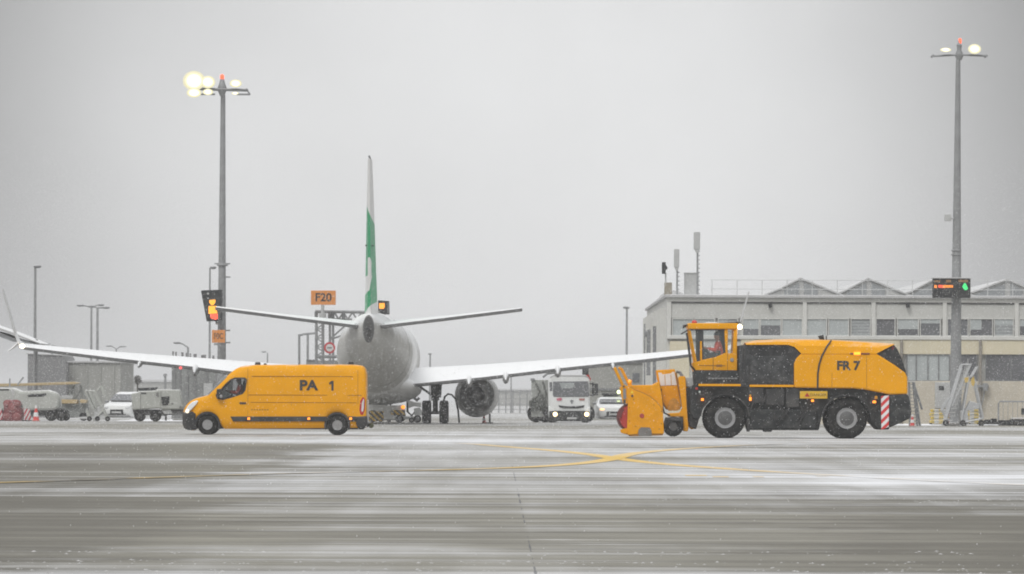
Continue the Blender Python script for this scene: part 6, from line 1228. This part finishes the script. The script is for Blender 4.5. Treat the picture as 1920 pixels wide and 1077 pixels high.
for px in (700, 750): wheel(t, (P(px, 785, D)[0], D - .9, .32), .32, .25, .17)
D = 292.0; t = px_thing('ground_cart', 'white cart with hoses between the nose gear and the right main wheels', 'cart', 775, D)
mb = MB(); mb.pp([(765, 750), (778, 754), (790, 755), (790, 764), (776, 762), (766, 766)], D, D - .5, D + .5); mb.pp([(738, 780), (790, 782), (790, 787), (738, 786)], D, D - .5, D + .5); mb.pp([(776, 766), (788, 764), (794, 778), (778, 781)], D, D - .5, D + .5); mb.build('deck', WHT, t, bevel=.03)
mb = MB(); mb.tube([P3(764, 748, D), P3(764, 772, D), P3(772, 780, D), P3(780, 770, D), P3(792, 776, D)], .06, 6); mb.tube([P3(775, 745, D), P3(782, 751, D), P3(786, 746, D)], .08, 6); mb.build('hose', DGR, t)
for px in (750, 783): wheel(t, (P(px, 787, D)[0], D - .5, .2), .2, .14, .1)
wheel(t, (P(772, 787, D)[0], D - .5, .14), .14, .1, .07)
D = 286.0; t = px_thing('service_hose', 'dark looping service hose between the main wheels and the engine', 'hose', 843, D)
mb = MB(); mb.tube([P3(829, 792, D), P3(831, 756, D), P3(834, 744, D), P3(840, 739, D), P3(847, 740.5, D), P3(854, 748, D), P3(859, 770, D), P3(861, 793, D)], .05, 8); mb.build('hose_loop', DGR, t)
D = 290.0; t = px_thing('marker_post', 'short dark marker post right of the cone under the engine', 'post', 918, D); mb = MB(); mb.pbox((916.5, 776), (920, 795), D, D - .05, D + .05); mb.build('post', DGR, t); mb = MB(); q = P3(918, 794, D); mb.box(q.x - .18, q.x + .18, D - .15, D + .15, 0, .05); mb.build('foot', DGR, t)
# ---- right group by the terminal
D = 280.5; t = px_thing('boarding_steps', 'tall grey mobile boarding steps leaning up beside the right light mast', 'steps', 1800, D)
for y in (-.5, .5):
    mb = MB()
    for p, q, r in (((1769, 799), (1802, 690), .06), ((1775, 771), (1803, 684), .04), ((1784, 762), (1818, 686), .04), ((1800, 799), (1816, 706), .05), ((1820, 708), (1832, 688), .04), ((1826, 712), (1842, 785), .05), ((1842, 785), (1800, 794), .04), ((1803, 684), (1820, 684), .04), ((1765, 770), (1779, 745), .04), ((1766, 768), (1778, 790), .04)): a, b = P3(*p, D), P3(*q, D); mb.cyl((a.x, D + y, a.z), (b.x, D + y, b.z), r, n=6)
    mb.build('side_frame', mat('steps_grey', (.50, .51, .52), .45, metal=.2, var=.12, snow=.6), t)
mb = MB()
for k in range(12): a = P3(1779 + k * 2.9, 788 - k * 7.2, D); mb.box(a.x - .14, a.x + .14, D - .48, D + .48, a.z - .02, a.z + .025)
mb.build('tread', LGR, t); mb = MB()
for k in range(9): a = P3(1790 + k * 2.9, 765 - k * 7.2, D); mb.cyl((a.x, D - .5, a.z), (a.x, D - .5, a.z + .9), .022, n=6)
mb.build('baluster', LGR, t); mb = MB(); mb.pp([(1806, 709), (1815, 707), (1816, 716), (1808, 718)], D, D - .54, D - .5); mb.pp([(1819, 712), (1824, 706), (1827, 716), (1824, 725), (1820, 722)], D, D - .54, D - .5); mb.build('yellow_plate', mat('step_yellow', (.60, .42, .10), .5, var=.1), t)
mb = MB(); mb.pp([(1818, 752), (1836, 758), (1836, 766), (1808, 772)], D, D - .45, D + .45); mb.pp([(1800, 770), (1812, 770), (1816, 796), (1800, 798)], D, D - .45, D + .45); mb.build('drive_box', MATS['steps_grey'], t, bevel=.02)
for px in (1772, 1804, 1838): wheel(t, (P(px, 790, D)[0], D - .5, .15), .15, .12, .06, rimm=DRIM)
D = 289.0
for i, (x0, x1, y0, n, m, lab) in enumerate(((1743, 1776, 768, 4, 'y', 'stack of yellow and white barrier sections left of the boarding steps'), (1777, 1801, 777, 3, 'r', 'stack of reddish barrier sections under the boarding steps'), (1815, 1836, 769, 4, 'y', 'short stack of yellow barrier sections right of the boarding steps'))):
    t = px_thing('barrier_stack', lab, 'barriers', (x0 + x1) / 2, D, 'stacked barrier sections by the terminal')
    for k in range(n):
        mb = MB(); a = P3(x0, 795, D); b = P3(x1, 795, D); z = .10 + k * .185; sh = (.05 if k % 2 else 0)
        mb.box(a.x + sh, b.x + sh, D - .3, D + .3, z, z + .145); bs = mb.build('barrier_section', (STR_YW if m == 'y' else mat('red_white_bands', (.36, .13, .11), .5, stripes=((1, 0, 0), .4, (.45, .42, .4), .5), var=.1)), t, bevel=.02)
        mb = MB(); mb.box(a.x + sh + .08, b.x + sh - .1, D - .303, D - .29, z + .045, z + .085); mb.build('recess', MGR, bs)
    mb = MB(); mb.box(a.x, a.x + .1, D - .3, D + .3, 0, .11); mb.box(b.x - .1, b.x, D - .3, D + .3, 0, .11); mb.build('pallet_foot', DGR, t)
D = 280.0; t = px_thing('step_ladder', 'tall grey lattice step ladder right behind the snow blower', 'ladder', 1716, D)
mb = MB()
for y in (-.3, .3):
    for p, q in (((1706, 800), (1704.5, 716)), ((1720, 800), (1712, 716)), ((1725, 799), (1714, 718)), ((1729, 768), (1716, 728))): a, b = P3(*p, D), P3(*q, D); mb.cyl((a.x, D + y, max(a.z, .0)), (b.x, D + y, b.z), .035, n=6)
mb.build('ladder_frame', MGR, t); mb = MB()
for k in range(13): a, b = P3(1705.5, 796 - k * 6.2, D), P3(1719.5 - k * .55, 796 - k * 6.2, D); mb.box(a.x, b.x, D - .3, D + .3, a.z - .02, a.z + .02); 
mb.build('rung', MGR, t); mb = MB(); a = P3(1703, 717, D); mb.box(a.x, a.x + .35, D - .35, D + .35, a.z, a.z + .05); mb.build('platform', LGR, t)
D = 290.0; t = px_thing('pedestrian_barrier', 'thin grey tubular barrier standing against the beige terminal wall', 'barrier', 1900, D)
mb = MB(); mb.tube([P3(1872, 797, D), P3(1872, 757, D), P3(1875, 753, D), P3(1990, 754, D)], .04, 8); mb.build('top_rail', GALV, t); mb = MB()
for k in range(1, 12): a = P3(1872 + k * 9, 754, D); mb.cyl((a.x, D, .2), (a.x, D, a.z), .012, n=5)
mb.cyl((P(1872, 0, D)[0], D, .2), (P(1990, 0, D)[0], D, .2), .025, n=6); mb.build('infill_bar', GALV, t); mb = MB(); mb.pbox((1915, 766), (1930, 778), D, D - .08, D + .05); mb.build('dark_plate', DGR, t)
D = 288.0; t = px_thing('tow_bar', 'low dark tow bars and skids lying on the snow at the far right', 'tow bar', 1880, D)
mb = MB()
for a, b in (((1835, 795), (1872, 801)), ((1858, 790), (1868, 801)), ((1872, 793), (1900, 803)), ((1893, 791), (1990, 798)), ((1900, 798), (1990, 803.5)), ((1845, 792), (1858, 798))): mb.pbox(a, b, D, D - .4, D + .2)
q = mb.build('dark_bar', DGR, t, bevel=.03); q.location.z = -min(p[2] for p in mb.v)
mb = MB(); mb.pbox((1896, 788.5), (1990, 790.6), D, D - .42, D + .22); q2 = mb.build('snow_cap', SNOW, t, bevel=.02); q2.location.z = q.location.z
t = px_thing('hose_bracket', 'dark pipe bracket fixed on the terminal wall by the boarding steps', 'bracket', 1843, DB - .3)
mb = MB(); mb.pbox((1830, 722), (1853, 727), DB, DB - .35, DB - .15); mb.pbox((1842, 719), (1851, 733), DB, DB - .4, DB - .12); mb.tube([P3(1846, 733, DB - .25), P3(1843, 750, DB - .25), P3(1838, 768, DB - .25)], .04, 6); mb.build('pipe_bracket', GALV, t, bevel=.01)

# ------------------------------------------------------------------ haze of falling snow
mb = MB(); mb.box(-2600, 2600, -70, 9100, -1, 27); hz = mb.build('haze', None, None, smooth=0) if False else None
me = bpy.data.meshes.new('haze'); me.from_pydata([(x, y, z) for z in (-1, 27) for y in (-70, 9100) for x in (-2600, 2600)], [], [(0, 2, 3, 1), (4, 5, 7, 6), (0, 1, 5, 4), (2, 6, 7, 3), (0, 4, 6, 2), (1, 3, 7, 5)])
hz = bpy.data.objects.new('haze', me); COL.objects.link(hz); hz['kind'] = 'stuff'; hz['label'] = 'grey snowy haze filling the air above the apron'; hz['category'] = 'haze'
m = bpy.data.materials.new('haze_volume'); m.use_nodes = True; nt = m.node_tree; nt.nodes.clear()
pv = nd(nt, 'ShaderNodeVolumePrincipled'); pv.inputs['Color'].default_value = (.88, .885, .90, 1); pv.inputs['Density'].default_value = 0.00038; pv.inputs['Anisotropy'].default_value = 0.2
om = nd(nt, 'ShaderNodeOutputMaterial'); nt.links.new(pv.outputs[0], om.inputs['Volume']); me.materials.append(m)
